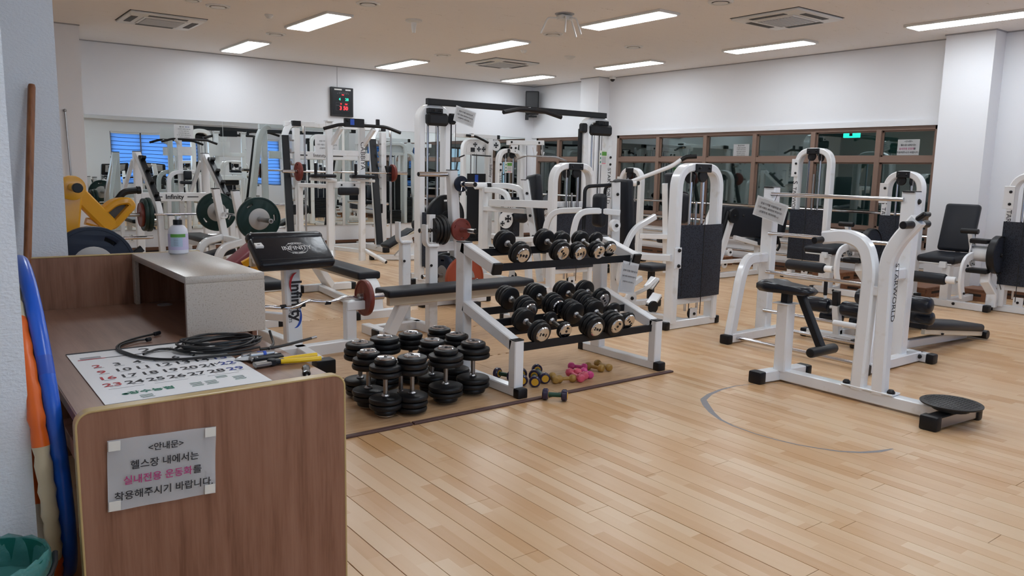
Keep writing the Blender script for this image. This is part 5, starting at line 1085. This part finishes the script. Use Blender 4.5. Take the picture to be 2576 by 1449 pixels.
on('low_side', .10, 'weight_plate', 'large navy plate on the lowest left peg of the tree', .215, .045, 'navy_plate', hub='hub_grey', slots=3)
on('low_side', .03, 'weight_plate', 'large black plate behind the navy plate on the lowest left peg', .20, .045, 'black_rubber')
for k in range(4): on('mid_side', .10+.034*k, 'weight_plate', 'black plate in the stack on the middle left peg, %s from the post' % ('first', 'second', 'third', 'fourth')[k], (.155, .15, .135, .125)[k], .028, 'black_rubber', slots=3, spin=.3*k)
on('mid_back', .10, 'weight_plate', 'large black plate on the far side of the plate tree', .225, .05, 'black_rubber', slots=3)
on('low_back', .14, 'weight_plate', 'large black plate low on the far side of the plate tree', .22, .05, 'black_rubber')
clip(t, PEG['top_front'][0]+V((0, -.145, 0)), (0, -1, 0)); clip(t, PEG['mid_side'][0]+V((-.245, 0, 0)), (-1, 0, 0)); clip(t, PEG['low_front'][0]+V((0, -.18, 0)), (0, -1, 0))
# ---------------------------------------------------------------- flat bench with uprights
t = T('flat_bench', 'flat black bench with tall white uprights behind the standing dumbbells', 'bench', (3.6, 5.8, 0))
t.pad('pad', 'black_vinyl', (3.66, 5.56, .415), (1.48, .25, .062), b=.02); t.rt('pad_rail', 'cream_paint', [(2.98, 5.56, .355), (4.36, 5.56, .355)], .10, .055, side=Z1)
t.rt('leg', 'white_paint', [(3.02, 5.62, .06), (3.16, 5.60, .34)], .085, .09, side=Y1); t.rt('leg', 'white_paint', [(4.33, 5.60, .05), (4.22, 5.58, .34)], .08, .08, side=Y1)
t.rt('foot_rail', 'white_paint', [(3.0, 5.62, .045), (3.0, 6.0, .045)], .08, side=Z1); t.cap((2.975, 5.74, .04), (.06, .12, .08)); t.rt('foot_rail', 'white_paint', [(4.36, 5.40, .04), (4.36, 5.80, .04)], .07, side=Z1); t.cap((4.36, 5.37, .038), (.085, .06, .076)); t.cap((4.36, 5.83, .038), (.085, .06, .076))
t.rt('floor_beam', 'white_paint', [(3.0, 5.90, .045), (3.47, 5.90, .045)], .075, side=Z1); t.rt('cross_rail', 'white_paint', [(3.46, 5.66, .045), (3.45, 6.08, .045)], .075, side=Z1); t.rt('cross_rail', 'white_paint', [(3.46, 5.66, .30), (3.45, 6.08, .30)], .06, .07, side=Z1); t.rt('side_strut', 'white_paint', [(3.12, 5.62, .30), (3.45, 5.66, .29)], .05, .06, side=Z1)
for y, x in ((5.68, 3.46), (6.07, 3.42)):
    t.rt('upright', 'white_paint', [(x, y, .05), (x, y, .755)], .085, .075, side=X1); t.rt('bar_hook', 'white_paint', [(x+.04, y-.02, .765), (x-.06, y-.02, .765), (x-.08, y-.02, .80), (x-.08, y-.02, .945)], .075, .022, f=.02, side=Y1); t.bolt((x-.03, y-.045, .60), (0, -1, 0), .012)
# ---------------------------------------------------------------- preacher curl bench
t = T('preacher_bench', 'preacher curl bench with black sloping pad and lettered white post', 'bench', (2.2, 5.9, 0))
t.rt('post', 'white_paint', [(2.22, 5.66, .06), (2.22, 5.70, .72)], .125, .09, c=.012, side=X1)
mm = M.Rotation(R(2), 4, 'Z') @ M.Rotation(R(38), 4, 'X')
pd = t.pad('arm_pad', 'gloss_vinyl', (2.20, 5.60, .765), (.59, .30, .085), mtx=mm, b=.03)
t.pad('pad_top', 'gloss_vinyl', (2.20, 5.74, .868), (.585, .115, .09), b=.04)
fx = M.Translation((2.20, 5.60, .765)) @ mm
t.bx('seam', 'black_metal', fx @ V((0, -.10, .043)), (.56, .005, .003), b=0, mtx=mm, par=pd)
for body, sz, x, y in (('INFINITY', .058, 0, .01), ('SINCE WORLD', .016, 0, .058), ('BODY DESIGN', .016, 0, -.042)):
    bm = text_bm(body, sz, 'CENTER', 1.0, .0008); bm.transform(fx @ M.Translation((.03+x, y, .0432))); t.add('emblem', bm, 'ink_white', pd, 0)
for r in (.085, .062):
    bm = from_curve([circp(r, 40), circp(r-.003, 40)[::-1]], .0006); bm.transform(fx @ M.Translation((.03, .008, .0431)) @ M.Scale(.72 if r > .07 else .72, 4, (0, 1, 0))); t.add('emblem', bm, 'ink_white', pd, 0)
t.bx('pad_bracket', 'white_paint', (1.955, 5.66, .78), (.06, .12, .15), rot=(R(20), 0, 0)); t.bx('bracket_slot', 'ink', (1.95, 5.598, .80), (.022, .004, .08), b=.004); t.rt('pad_rail', 'cream_paint', [(1.92, 5.70, .70), (2.44, 5.70, .70)], .06, .05, side=Z1)
t.rt('base_beam', 'white_paint', [(2.14, 4.93, .045), (2.20, 5.66, .045), (2.14, 6.62, .045)], .10, .08, side=Z1); t.cap((2.135, 4.905, .055), (.14, .10, .11))
t.rt('cross_beam', 'white_paint', [(1.75, 5.40, .045), (2.65, 5.46, .045)], .10, .08, side=Z1); t.rt('rear_foot', 'white_paint', [(1.85, 6.62, .04), (2.45, 6.62, .04)], .08, side=Z1); t.cap((1.82, 6.62, .04), (.06, .095, .08)); t.cap((2.48, 6.62, .04), (.06, .095, .08))
for x in (1.83, 2.60):
    t.rt('bar_holder', 'white_paint', [(x, 5.47, .06), (x, 5.47, .345)], .085, .07, side=X1); t.bx('holder_cup', 'white_paint', (x+(.04 if x > 2 else -.02), 5.47, .355), (.16, .085, .07), b=.006)
t.rt('seat_post', 'white_paint', [(2.13, 6.30, .05), (2.13, 6.30, .30)], .085, .08); t.rt('inner_post', 'black_metal', [(2.13, 6.30, .28), (2.13, 6.30, .42)], .06); t.pad('seat', 'black_vinyl', (2.15, 6.32, .445), (.40, .40, .075)); t.rt('side_rail', 'white_paint', [(2.13, 6.3, .20), (2.20, 5.70, .26)], .06, .07, side=Z1)
# lettering on the post
n_ = (0, -1, 0)
t.tx('lettering', 'ink', 'Infinity', .115, (2.235, 5.625, .40), (0, 0, -1), (1, 0, 0), bold=.003); t.tx('lettering', 'ink', 'SPORTS', .032, (2.185, 5.622, .29), (0, 0, -1), (1, 0, 0))
def crescent(x, z, r, sx, mt, a0, a1):
    o = [(r*math.cos(R(a0+(a1-a0)*k/14)), r*math.sin(R(a0+(a1-a0)*k/14))) for k in range(15)]; i_ = [(r*(.98-.30*math.sin(pi*k/14))*math.cos(R(a0+(a1-a0)*k/14)), r*(.98-.30*math.sin(pi*k/14))*math.sin(R(a0+(a1-a0)*k/14))) for k in range(14, -1, -1)]
    bm = from_curve([o+i_], .0006); bm.transform(frame_m((x, 5.623, z), X1, Z1) @ M.Scale(sx, 4, (1, 0, 0))); t.add('lettering_swoosh', bm, mt, smooth=0)
crescent(2.235, .53, .085, .62, 'ink_red', 80, 230); crescent(2.225, .275, .085, .62, 'sticker_blue', -100, 50)
# ez bar with red plates
t = T('curl_bar', 'chrome zigzag curl bar resting on the preacher bench holders', 'barbell', (2.3, 5.47, .4))
bz = .405
t.ct('bar', 'chrome', [(1.45, 5.47, bz), (1.93, 5.47, bz), (2.02, 5.44, bz-.012), (2.13, 5.42, bz-.02), (2.27, 5.47, bz+.015), (2.36, 5.45, bz), (2.46, 5.44, bz-.005), (2.56, 5.47, bz+.02), (2.68, 5.47, bz)], .0145, f=.045, n=12)
for x, y in ((2.06, 5.433), (2.21, 5.447), (2.41, 5.445)): t.lt('grip_ring', 'black_metal', [(.0165, -.02), (.0165, .02), (.0145, .02)], (x, y, bz-.008), X1, 14)
for s in (-1, 1):
    x0 = 2.68 if s > 0 else 1.45; t.cy('sleeve', 'chrome', (x0, 5.47, bz), (x0+s*.21, 5.47, bz), .026); t.lt('collar', 'steel', [(.036, 0), (.036, .018), (.02, .018)], (x0-.005*s, 5.47, bz), (s, 0, 0), 18)
plate('weight_plate', 'dark red plate on the right end of the zigzag curl bar', (2.725, 5.47, bz), (1, 0, 0), .142, .032, 'red_plate', group='plates on barbells'); plate('weight_plate', 'dark red plate on the counter end of the zigzag curl bar', (1.405, 5.47, bz), (1, 0, 0), .142, .032, 'red_plate', group='plates on barbells')
# ---------------------------------------------------------------- adjustable bench behind the preacher bench
t = T('adjustable_bench', 'long black bench pad on white legs behind the preacher bench', 'bench', (3.5, 7.4, 0))
t.pad('pad', 'black_vinyl', (3.445, 7.50, .385), (.235, 1.56, .075), b=.022, rot=(0, 0, R(-3))); t.rt('pad_rail', 'cream_paint', [(3.44, 6.80, .33), (3.50, 8.2, .33)], .08, .06, side=Z1)
t.rt('front_leg', 'white_paint', [(3.40, 6.58, .06), (3.40, 6.60, .24), (3.42, 6.72, .33), (3.44, 6.9, .335)], .12, .07, f=.10, side=X1, n=7); t.rt('rear_leg', 'white_paint', [(3.72, 8.35, .06), (3.50, 8.20, .32)], .10, .09, side=(.5, -.8, 0))
t.rt('foot_rail', 'white_paint', [(3.20, 6.54, .045), (3.62, 6.54, .045)], .08, side=Z1); t.cap((3.17, 6.54, .042), (.06, .095, .084)); t.cap((3.65, 6.54, .042), (.06, .095, .084)); t.rt('floor_beam', 'white_paint', [(3.40, 6.6, .045), (3.60, 8.3, .045)], .07, side=Z1)
t.rt('foot_rail', 'white_paint', [(3.40, 8.36, .045), (3.98, 8.36, .045)], .08, side=Z1); t.cap((3.37, 8.36, .042), (.06, .095, .084)); t.cap((4.01, 8.36, .042), (.06, .095, .084)); t.bolt((3.54, 7.4, .34), (1, -.3, 0), .014)
# ---------------------------------------------------------------- small incline bench beside the smith machine
t = T('incline_bench', 'black incline bench with roller and white curved base near the smith machine', 'bench', (5.9, 10.8, 0))
t.rt('floor_beam', 'white_paint', [(5.60, 10.88, .045), (5.95, 10.62, .05), (6.42, 10.55, .045)], .075, side=Z1); t.cap((5.57, 10.90, .04), (.08, .08, .08)); t.cap((6.45, 10.55, .04), (.06, .09, .08))
bm = from_curve([[(-.20, 0), (.20, 0), (.16, .10), (.10, .26), (.18, .34), (-.16, .26), (-.06, .12)]], .05); bm.transform(frame_m((6.02, 10.66, .08), X1, Z1)); t.add('gusset', bm, 'white_paint', smooth=0)
t.pad('backrest', 'black_vinyl', (5.97, 10.80, .335), (.55, .27, .07), rot=(0, R(-27), 0)); t.pad('seat', 'black_vinyl', (6.32, 10.72, .53), (.22, .28, .20), rot=(0, R(-20), 0)); t.rt('pad_rail', 'cream_paint', [(5.78, 10.72, .20), (6.42, 10.62, .56)], .05, .06, side=Y1)
t.roll('roller', 'black_vinyl', (6.12, 10.55, .64), (6.46, 10.45, .64), .065); t.rt('strut', 'white_paint', [(6.30, 10.6, .10), (6.40, 10.56, .58)], .06); t.bolt((5.92, 10.60, .26), (0, -1, 0), .02)
# ---------------------------------------------------------------- chin-up and dip tower
t = T('chin_up_tower', 'white chin-up and dip tower with black bar, below the wall clock', 'gym machine', (4.95, 10.7, 0))
for x in (4.70, 5.20):
    t.rt('upright', 'white_paint', [(x, 10.5, .05), (x, 10.5, 2.04)], .085, .075, side=X1); t.rt('bar_arm', 'white_paint', [(x+.02, 10.52, 1.70), (x+.10, 10.30, 1.96)], .055, .06)
    t.rt('rear_upright', 'white_paint', [(x-.18, 11.15, .05), (x-.18, 11.15, 1.16)], .075, .07, side=X1); t.rt('side_rail', 'white_paint', [(x, 10.5, .19), (x-.18, 11.15, .19)], .06, .06, side=Z1); t.rt('side_rail', 'white_paint', [(x, 10.5, 1.14), (x-.18, 11.15, 1.14)], .06, .06, side=Z1); t.rt('top_plate', 'white_paint', [(x, 10.5, 2.04), (x, 10.5, 2.06)], .10, .14, side=X1)
for x, xe in ((4.70, 4.60), (5.24, 5.43)): t.ct('floor_tube', 'white_paint', [(x, 10.48, .20), (xe, 10.20, .045)], .032, n=12); t.cy('tube_end', 'ink', (xe, 10.20, .045), (xe+.004, 10.19, .042), .024)
t.rt('back_rail', 'white_paint', [(4.70, 10.5, 1.16), (5.20, 10.5, 1.16)], .06, .09, side=Y1); t.rt('cross_rail', 'white_paint', [(4.70, 10.52, 1.61), (5.2, 10.52, 1.61)], .05, .08, side=Y1); t.bolt((4.86, 10.45, 1.16), (0, -1, 0), .014); t.bolt((5.06, 10.45, 1.16), (0, -1, 0), .014)
t.ct('chin_bar', 'cap_black', [(4.53, 10.28, 1.93), (4.78, 10.30, 2.0), (5.48, 10.30, 2.0), (5.72, 10.28, 1.925)], .024, f=.06); t.bx('bar_box', 'black_metal', (4.99, 10.30, 2.03), (.30, .05, .12), b=.006); t.bx('sticker', 'sticker_blue', (4.95, 10.272, 2.04), (.06, .003, .08), b=0); t.bolt((4.88, 10.27, 2.06), (0, -1, 0), .02); t.bx('bar_lug', 'black_metal', (5.36, 10.30, 2.05), (.05, .04, .10), b=.006)
for x in (4.42, 5.02):
    t.pad('forearm_pad', 'black_vinyl', (x+.12, 10.36, 1.285), (.36, .12, .05)); t.cy('grip', 'cap_black', (x-.02, 10.28, 1.30), (x-.02, 10.28, 1.46), .022); t.rt('pad_arm', 'white_paint', [(x-.05, 10.40, 1.24), (x+.36, 10.46, 1.22)], .04, .05, side=Z1)
t.pad('back_pad', 'black_vinyl', (4.95, 10.42, 1.07), (.32, .07, .11)); vtext(t, 'CABBIYA', .10, (5.20, 10.462, 1.58), (0, -1, 0))
paper('notice_sheet', 'white notice sheets tied behind the left post of the chin-up tower', (4.72, 10.62, 1.72), X1, Z1, .36, .28, [(.05, .024, [(0, '운동기구를 이용하실 때', 'ink')]), (0, .024, [(0, '다른 사람도 배려하여 주십시오', 'ink')]), (-.05, .024, [(0, '(조용하게, 제자리에---)', 'ink')])], curl=.006)
# ---------------------------------------------------------------- smith machine
t = T('smith_machine', 'white smith machine with slanted black-faced legs against the mirrors', 'gym machine', (5.6, 12.2, 0))
for x, s in ((4.86, -1), (6.42, 1)):
    t.rt('guide_post', 'white_paint', [(x+.10*s*0+.10, 12.35, .05), (x+.10, 12.35, 2.02)], .10, .09, side=X1)
    t.rt('slanted_leg', 'white_paint', [(x-.14, 12.05, .06), (x-.04, 12.5, 1.92), (x+.06, 12.5, 2.10), (x+.35*(s < 0)+.12, 12.5, 2.10)], .10, .09, f=.12, side=(1, -.2, 0), n=8)
    t.rt('leg_facing', 'black_metal', [(x-.16, 11.97, .12), (x-.055, 12.42, 1.90)], .11, .05, side=(1, -.2, 0))
    t.cy('guide_rod', 'chrome', (x+.19, 12.22, .08), (x+.19, 12.22, 2.05), .016); t.lt('pulley', 'plastic_white', [(.055, -.012), (.055, .012), (0, .012)], (x+.16, 12.20, 2.0), (1, -.4, 0), 18)
    for k in range(9): t.rt('catch_hook', 'steel', [(x+.02, 12.27, .30+.19*k), (x-.04, 12.22, .30+.19*k), (x-.05, 12.22, .36+.19*k)], .03, .03, side=Y1)
    t.rt('base_rail', 'white_paint', [(x-.05*s, 13.0, .045), (x-.05*s-.10, 11.80, .045)], .09, side=Z1); t.cap((x-.05*s-.105, 11.76, .045), (.11, .07, .09))
    t.bx('bar_carriage', 'black_metal', (x+.12, 12.14, 1.32), (.07, .09, .26), b=.01); t.ct('lock_hook', 'cap_black', [(x+.02, 12.1, 1.45), (x+.06, 12.1, 1.30), (x+.12, 12.1, 1.28)], .016, f=.02)
    t.bx('spotter', 'black_metal', (x-.02, 12.20, .72), (.06, .05, .16), b=.008)
    for k, z in enumerate((.40, .78)): t.cy('plate_horn', 'chrome', (x+.02*s, 12.6, z), (x+.34*s, 12.6, z), .024)
t.rt('top_beam', 'white_paint', [(4.82, 12.5, 2.09), (6.55, 12.5, 2.09)], .08, .08, side=Z1); t.bx('beam_cap', 'cap_black', (5.0, 12.45, 2.10), (.14, .10, .085), b=.004); t.bx('beam_cap', 'cap_black', (6.58, 12.5, 2.09), (.12, .09, .085), b=.004)
t.rt('back_beam', 'white_paint', [(4.9, 12.75, 1.60), (6.45, 12.75, 1.60)], .06, .13, side=Y1); t.rt('floor_beam', 'white_paint', [(4.85, 12.6, .05), (6.45, 12.6, .05)], .09, side=Z1)
t.tx('lettering', 'ink', 'Infinity', .085, (5.52, 12.715, 1.60), X1, Z1); t.bx('lettering_rule', 'ink', (5.85, 12.717, 1.60), (.2, .002, .02), b=0); t.bx('lettering_rule', 'ink', (5.2, 12.717, 1.60), (.2, .002, .02), b=0)
t.cy('bar', 'chrome', (4.62, 12.1, 1.33), (6.86, 12.1, 1.33), .015); t.cy('sleeve', 'chrome', (4.62, 12.1, 1.33), (4.86, 12.1, 1.33), .026); t.cy('sleeve', 'chrome', (6.60, 12.1, 1.33), (6.86, 12.1, 1.33), .026)
plate('weight_plate', 'small red plate on the left end of the smith machine bar', (4.89, 12.1, 1.33), (1, 0, 0), .15, .035, 'red_plate', slots=3, group='plates on barbells'); plate('weight_plate', 'small red plate on the right end of the smith machine bar', (6.575, 12.1, 1.33), (1, 0, 0), .15, .035, 'red_plate', group='plates on barbells')
# ---------------------------------------------------------------- bench press by the mirror
t = T('bench_press', 'white bench press frame with slanted black bar catches at the back wall', 'bench', (3.05, 12.0, 0))
for x in (2.57, 3.52):
    t.rt('upright', 'white_paint', [(x, 12.35, .05), (x, 12.35, 1.57)], .10, .10, c=.01, side=X1); t.bx('post_cap', 'cap_black', (x, 12.35, 1.575), (.10, .10, .012))
    t.rt('slanted_rail', 'white_paint', [(x, 12.28, 1.53), (x+.03, 11.30, .80), (x+.04, 11.24, .05)], .075, .09, f=.08, side=X1); t.rt('catch_rail', 'black_metal', [(x+.012, 12.14, 1.50), (x+.036, 11.36, .91)], .07, .05, side=X1)
    for k in range(4): q = k/3.4; t.rt('bar_catch', 'cap_black', [(x+.02, 12.06-.74*q, 1.46-.55*q), (x+.02, 11.99-.74*q, 1.50-.55*q)], .06, .035, side=X1)
    t.rt('brace', 'white_paint', [(x-.03, 12.45, 1.45), (x-.16, 12.7, .9), (x-.16, 12.75, .10)], .075, .05, f=.1, side=Y1); t.rt('base_rail', 'white_paint', [(x, 12.8, .045), (x+.04, 11.2, .045)], .09, side=Z1)
    t.rt('spotter_post', 'white_paint', [(x+.14, 11.15, .05), (x+.14, 11.15, .72)], .075, .075, side=X1); t.bx('post_cap', 'cap_black', (x+.14, 11.15, .724), (.08, .08, .012)); t.cy('plate_horn', 'chrome', (x-.05, 11.35, .42), (x-.42, 11.35, .42), .024)
t.rt('cross_beam', 'white_paint', [(2.60, 12.32, .925), (3.50, 12.32, .925)], .06, .13, side=Y1); t.tx('lettering', 'ink', 'Infinity', .095, (3.05, 12.285, .925), X1, Z1, bold=.002); t.bx('lettering_rule', 'ink', (2.80, 12.288, .925), (.16, .002, .014), b=0); t.bx('lettering_rule', 'ink', (3.31, 12.288, .925), (.16, .002, .014), b=0)
t.pad('pad', 'black_vinyl', (3.07, 11.0, .42), (.28, 1.1, .07)); t.rt('pad_rail', 'white_paint', [(3.07, 10.6, .36), (3.07, 12.3, .30)], .08, .08, side=X1); t.rt('leg', 'white_paint', [(3.07, 10.6, .05), (3.07, 10.6, .36)], .08)
def barbell(p, d, L, lab, sl=.41):
    p, d = V(p), V(d).normalized(); t = T('barbell', lab, 'barbell', p, group='olympic barbells')
    t.cy('bar', 'chrome', p-d*(L/2-sl), p+d*(L/2-sl), .0145)
    for s in (-1, 1):
        e = p+d*s*L/2; i_ = p+d*s*(L/2-sl); t.cy('sleeve', 'steel', i_, e, .025); t.lt('collar', 'steel', [(.04, 0), (.04, .03), (.02, .03)], i_-d*s*.02, d*s, 18); t.cy('end_bolt', 'vent_dark', e-d*s*.001, e+d*s*.003, .014, 10)
    return t
barbell((3.05, 11.2, .735), (1, 0, 0), 2.2, 'chrome barbell with green plates lying across the bench press')
for i, (x, r, m_, l) in enumerate(((2.44, .225, 'green_plate', 'dark green plate on the left end of the bench press bar, inner'), (2.39, .215, 'green_plate', 'dark green plate on the left end of the bench press bar, outer'), (2.35, .16, 'red_plate', 'small dark red plate outside the green ones on the bench press bar'), (3.79, .225, 'green_plate', 'dark green plate on the right end of the bench press bar'))):
    plate('weight_plate', l, (x, 11.2, .735), (1, 0, 0), r, .045 if r > .2 else .03, m_, hub='hub_grey' if r > .2 else None, slots=3 if r > .2 else 0, group='plates on barbells')
# decline bench with the nearer barbell
t = T('decline_bench', 'white decline bench whose leaning posts hold the nearer barbell', 'bench', (2.9, 8.9, 0))
for y in (8.62, 9.32):
    t.rt('leaning_post', 'white_paint', [(2.93, y, .05), (2.76, y, 1.13)], .085, .075, side=Y1); t.bx('post_cap', 'cap_black', (2.76, y, 1.135), (.08, .09, .012)); t.rt('bar_hook', 'white_paint', [(2.80, y-.02, .80), (2.87, y-.02, .80), (2.88, y-.02, .90)], .06, .02, f=.02, side=Y1)
    t.rt('curved_leg', 'white_paint', [(2.85, y, .58), (2.58, y-.05, .52), (2.52, y-.06, .34), (2.52, y-.06, .05)], .075, .08, f=.20, c=.012, side=Y1, n=8); t.rt('base_rail', 'white_paint', [(2.40, y-.05, .04), (3.3, y, .04)], .075, side=Z1)
    t.cy('knob', 'cap_black', (2.72, y-.10, .42), (2.79, y-.10, .42), .018)
t.rt('cross_rail', 'white_paint', [(2.85, 8.62, .56), (2.85, 9.32, .56)], .06, .07, side=X1); t.pad('pad', 'black_vinyl', (2.35, 9.0, .34), (1.0, .28, .07), rot=(0, R(-14), 0))
barbell((2.83, 8.82, .855), (0, 1, 0), 2.16, 'chrome barbell pointing at the camera with green plates')
plate('weight_plate', 'large dark green plate facing the camera, with grey hub', (2.83, 8.10, .855), (0, -1, 0), .228, .05, 'green_plate', hub='hub_grey', slots=3, spin=2.7, group='plates on barbells'); plate('weight_plate', 'dark green plate on the far end of the nearer barbell', (2.83, 9.54, .855), (0, -1, 0), .228, .05, 'green_plate', hub='hub_grey', slots=3, spin=2.2, group='plates on barbells')
# ---------------------------------------------------------------- yellow leg press
t = T('plate_leg_press', 'yellow plate-loaded leg press behind the counter back panel', 'gym machine', (1.2, 5.8, 0))
t.rt('side_beam', 'yellow_paint', [(.79, 5.55, 1.225), (1.0, 5.63, .985)], .05, .10, c=.012, side=(.3, -1, 0)); t.rt('side_beam', 'yellow_paint', [(.775, 5.55, 1.22), (.745, 5.55, .98), (.72, 5.55, .50), (.70, 5.55, .05)], .06, .11, c=.012, side=Y1)
t.rt('footplate_frame', 'yellow_paint', [(.90, 5.65, 1.045), (1.025, 5.65, 1.150), (1.10, 5.65, 1.160), (1.128, 5.65, 1.128), (1.0, 5.65, .985), (.855, 5.65, 1.03)], .08, .045, f=.04, c=.012, side=(.3, -1, 0)); t.bx('footplate', 'vent_dark', (1.02, 5.66, 1.085), (.16, .03, .075), rot=(0, R(-42), 0), b=.004)
t.rt('knee_gusset', 'yellow_paint', [(.86, 5.70, .70), (1.0, 5.70, .60), (1.6, 6.3, .46), (2.25, 6.85, .34)], .06, .10, c=.012, side=Y1)
t.lt('pivot_ring', 'yellow_paint', [(.075, -.04), (.075, .04), (.05, .045), (0, .045)], (.765, 5.50, 1.245), (0, -1, 0), 22); t.cy('weight_horn', 'chrome', (.76, 5.49, 1.25), (.765, 5.30, 1.25), .024); t.cy('horn_end', 'cap_black', (.765, 5.30, 1.25), (.767, 5.265, 1.25), .029)
t.ct('safety_handle', 'cap_black', [(1.06, 5.72, 1.16), (1.10, 5.72, 1.215), (1.19, 5.72, 1.225)], .022, f=.03); t.cy('handle_knob', 'cap_black', (1.18, 5.72, 1.225), (1.205, 5.72, 1.227), .027)
t.pad('backrest', 'maroon_vinyl', (2.30, 7.0, .60), (.09, .30, .36), rot=(0, R(52), 0)); t.pad('seat', 'maroon_vinyl', (2.05, 7.0, .36), (.34, .32, .10)); t.bx('pad_board', 'black_vinyl', (2.345, 7.0, .565), (.05, .32, .35), rot=(0, R(52), 0))
t.rt('seat_bracket', 'yellow_paint', [(2.22, 6.78, .55), (2.34, 6.75, .62), (2.46, 6.75, .55)], .05, .06, f=.04, side=Y1); t.bolt((2.44, 6.70, .56), (0, -1, 0), .024); t.rt('seat_post', 'yellow_paint', [(2.34, 6.85, .05), (2.34, 6.85, .55)], .07); t.rt('floor_rail', 'yellow_paint', [(.69, 5.52, .04), (2.4, 6.85, .04)], .08, side=Z1)
t.cy('lower_horn', 'chrome', (.79, 5.25, .80), (.79, 4.99, .80), .026); t.ct('guide_rod', 'chrome', [(.80, 5.55, .66), (2.1, 6.75, .34)], .022); t.rt('knob_arm', 'black_metal', [(1.05, 5.45, .80), (1.14, 5.45, .86)], .04)
plate('weight_plate', 'large navy blue plate with grey hub behind the counter', (.79, 5.06, .81), (0, -1, 0), .228, .05, 'navy_plate', hub='hub_grey', slots=3, spin=1.5, group='plates on the yellow leg press'); plate('weight_plate', 'dark red plate behind the navy plate of the yellow leg press', (.79, 5.16, .80), (0, -1, 0), .215, .045, 'black_rubber', group='plates on the yellow leg press').r['label'] = 'black plate just behind the navy plate on the yellow leg press'
t = T('wall_rod', 'thin grey metal bar leaning on the left back pillar', 'rod', (1.62, 11.74, 0)); t.cy('shaft', 'steel', (1.66, 11.66, 0), (1.615, 11.745, 2.05), .012); t.lt('ball', 'dull_steel', [(0, -.025), (.022, -.012), (.022, .012), (0, .025)], (1.614, 11.745, 2.06), Z1, 12)
# ---------------------------------------------------------------- pull station with rules board, between the bench press posts
t = T('pulldown_station', 'white pole with black wide-grip bar between the bench press uprights', 'gym machine', (3.28, 12.8, 0))
t.rt('pole', 'white_paint', [(3.28, 12.82, .05), (3.28, 12.82, 1.80)], .07, .06); t.rt('boom', 'white_paint', [(3.28, 12.82, 1.72), (3.20, 12.70, 1.78)], .05); t.ct('wide_bar', 'cap_black', [(3.0, 12.72, 1.735), (3.16, 12.72, 1.785), (3.66, 12.72, 1.785), (3.82, 12.72, 1.73)], .018, f=.05)
t.rt('arch', 'white_paint', [(3.08, 12.78, .6), (3.10, 12.78, 1.28), (3.56, 12.78, 1.30), (3.60, 12.78, .6)], .06, .06, f=.16, side=Y1, n=8); t.pad('head_pad', 'black_vinyl', (3.36, 12.72, 1.24), (.12, .06, .14)); t.pad('arm_pad', 'black_vinyl', (3.34, 12.66, 1.13), (.22, .10, .05)); t.rt('foot', 'white_paint', [(2.95, 12.82, .04), (3.7, 12.82, .04)], .08, side=Z1)
paper('rules_sheet', 'white rules sheet on top of the pole by the mirror', (3.312, 12.66, 1.897), X1, Z1, .28, .20, [(.068, .024, [(-.03, '헬스장', 'ink'), (.05, '에티켓', 'ink_blue')])]+[(.035-.03*k, .0165, [(0, s_, 'ink')]) for k, s_ in enumerate(('1. 운동복과 운동화 착용 필수', '2. 기구는 소중히 하기', '3. 큰소리로 떠들지 않기', '4. 기구 사용 후 제자리에 두기', '5. 운동 후 정리정돈하기'))], curl=.002)
paper('blank_sheet', 'blank white sheet below the rules on the same pole', (3.315, 12.66, 1.605), X1, Z1, .21, .13, [], curl=.002)
# ---------------------------------------------------------------- treadmills by the front windows (seen in the mirrors)
for i, x in enumerate((4.9, 6.0, 7.1)):
    t = T('treadmill', 'black treadmill under the blue windows, %s of the three seen in the mirrors' % ('first', 'second', 'third')[i], 'treadmill', (x, .35, 0), group='treadmills by the front windows')
    t.bx('deck', 'black_metal', (x, .35, .12), (.72, 1.7, .16), b=.02); t.bx('belt', 'black_rubber', (x, .45, .203), (.5, 1.4, .008), b=0); t.bx('motor_cover', 'plastic_grey', (x, -.38, .24), (.70, .34, .14), b=.03)
    for s in (-1, 1): t.rt('upright', 'plastic_grey', [(x+.33*s, -.35, .12), (x+.33*s, -.22, 1.10)], .06, .09); t.ct('handrail', 'cap_black', [(x+.33*s, -.22, 1.02), (x+.33*s, .35, .95)], .02)
    t.bx('console', 'black_metal', (x, -.16, 1.24), (.72, .10, .36), rot=(R(-20), 0, 0), b=.04, seg=2); t.bx('display', 'plastic_grey', (x, -.10, 1.27), (.52, .012, .22), rot=(R(-20), 0, 0), b=.01); t.bx('tray', 'cap_black', (x, -.08, 1.03), (.62, .18, .06), b=.02)
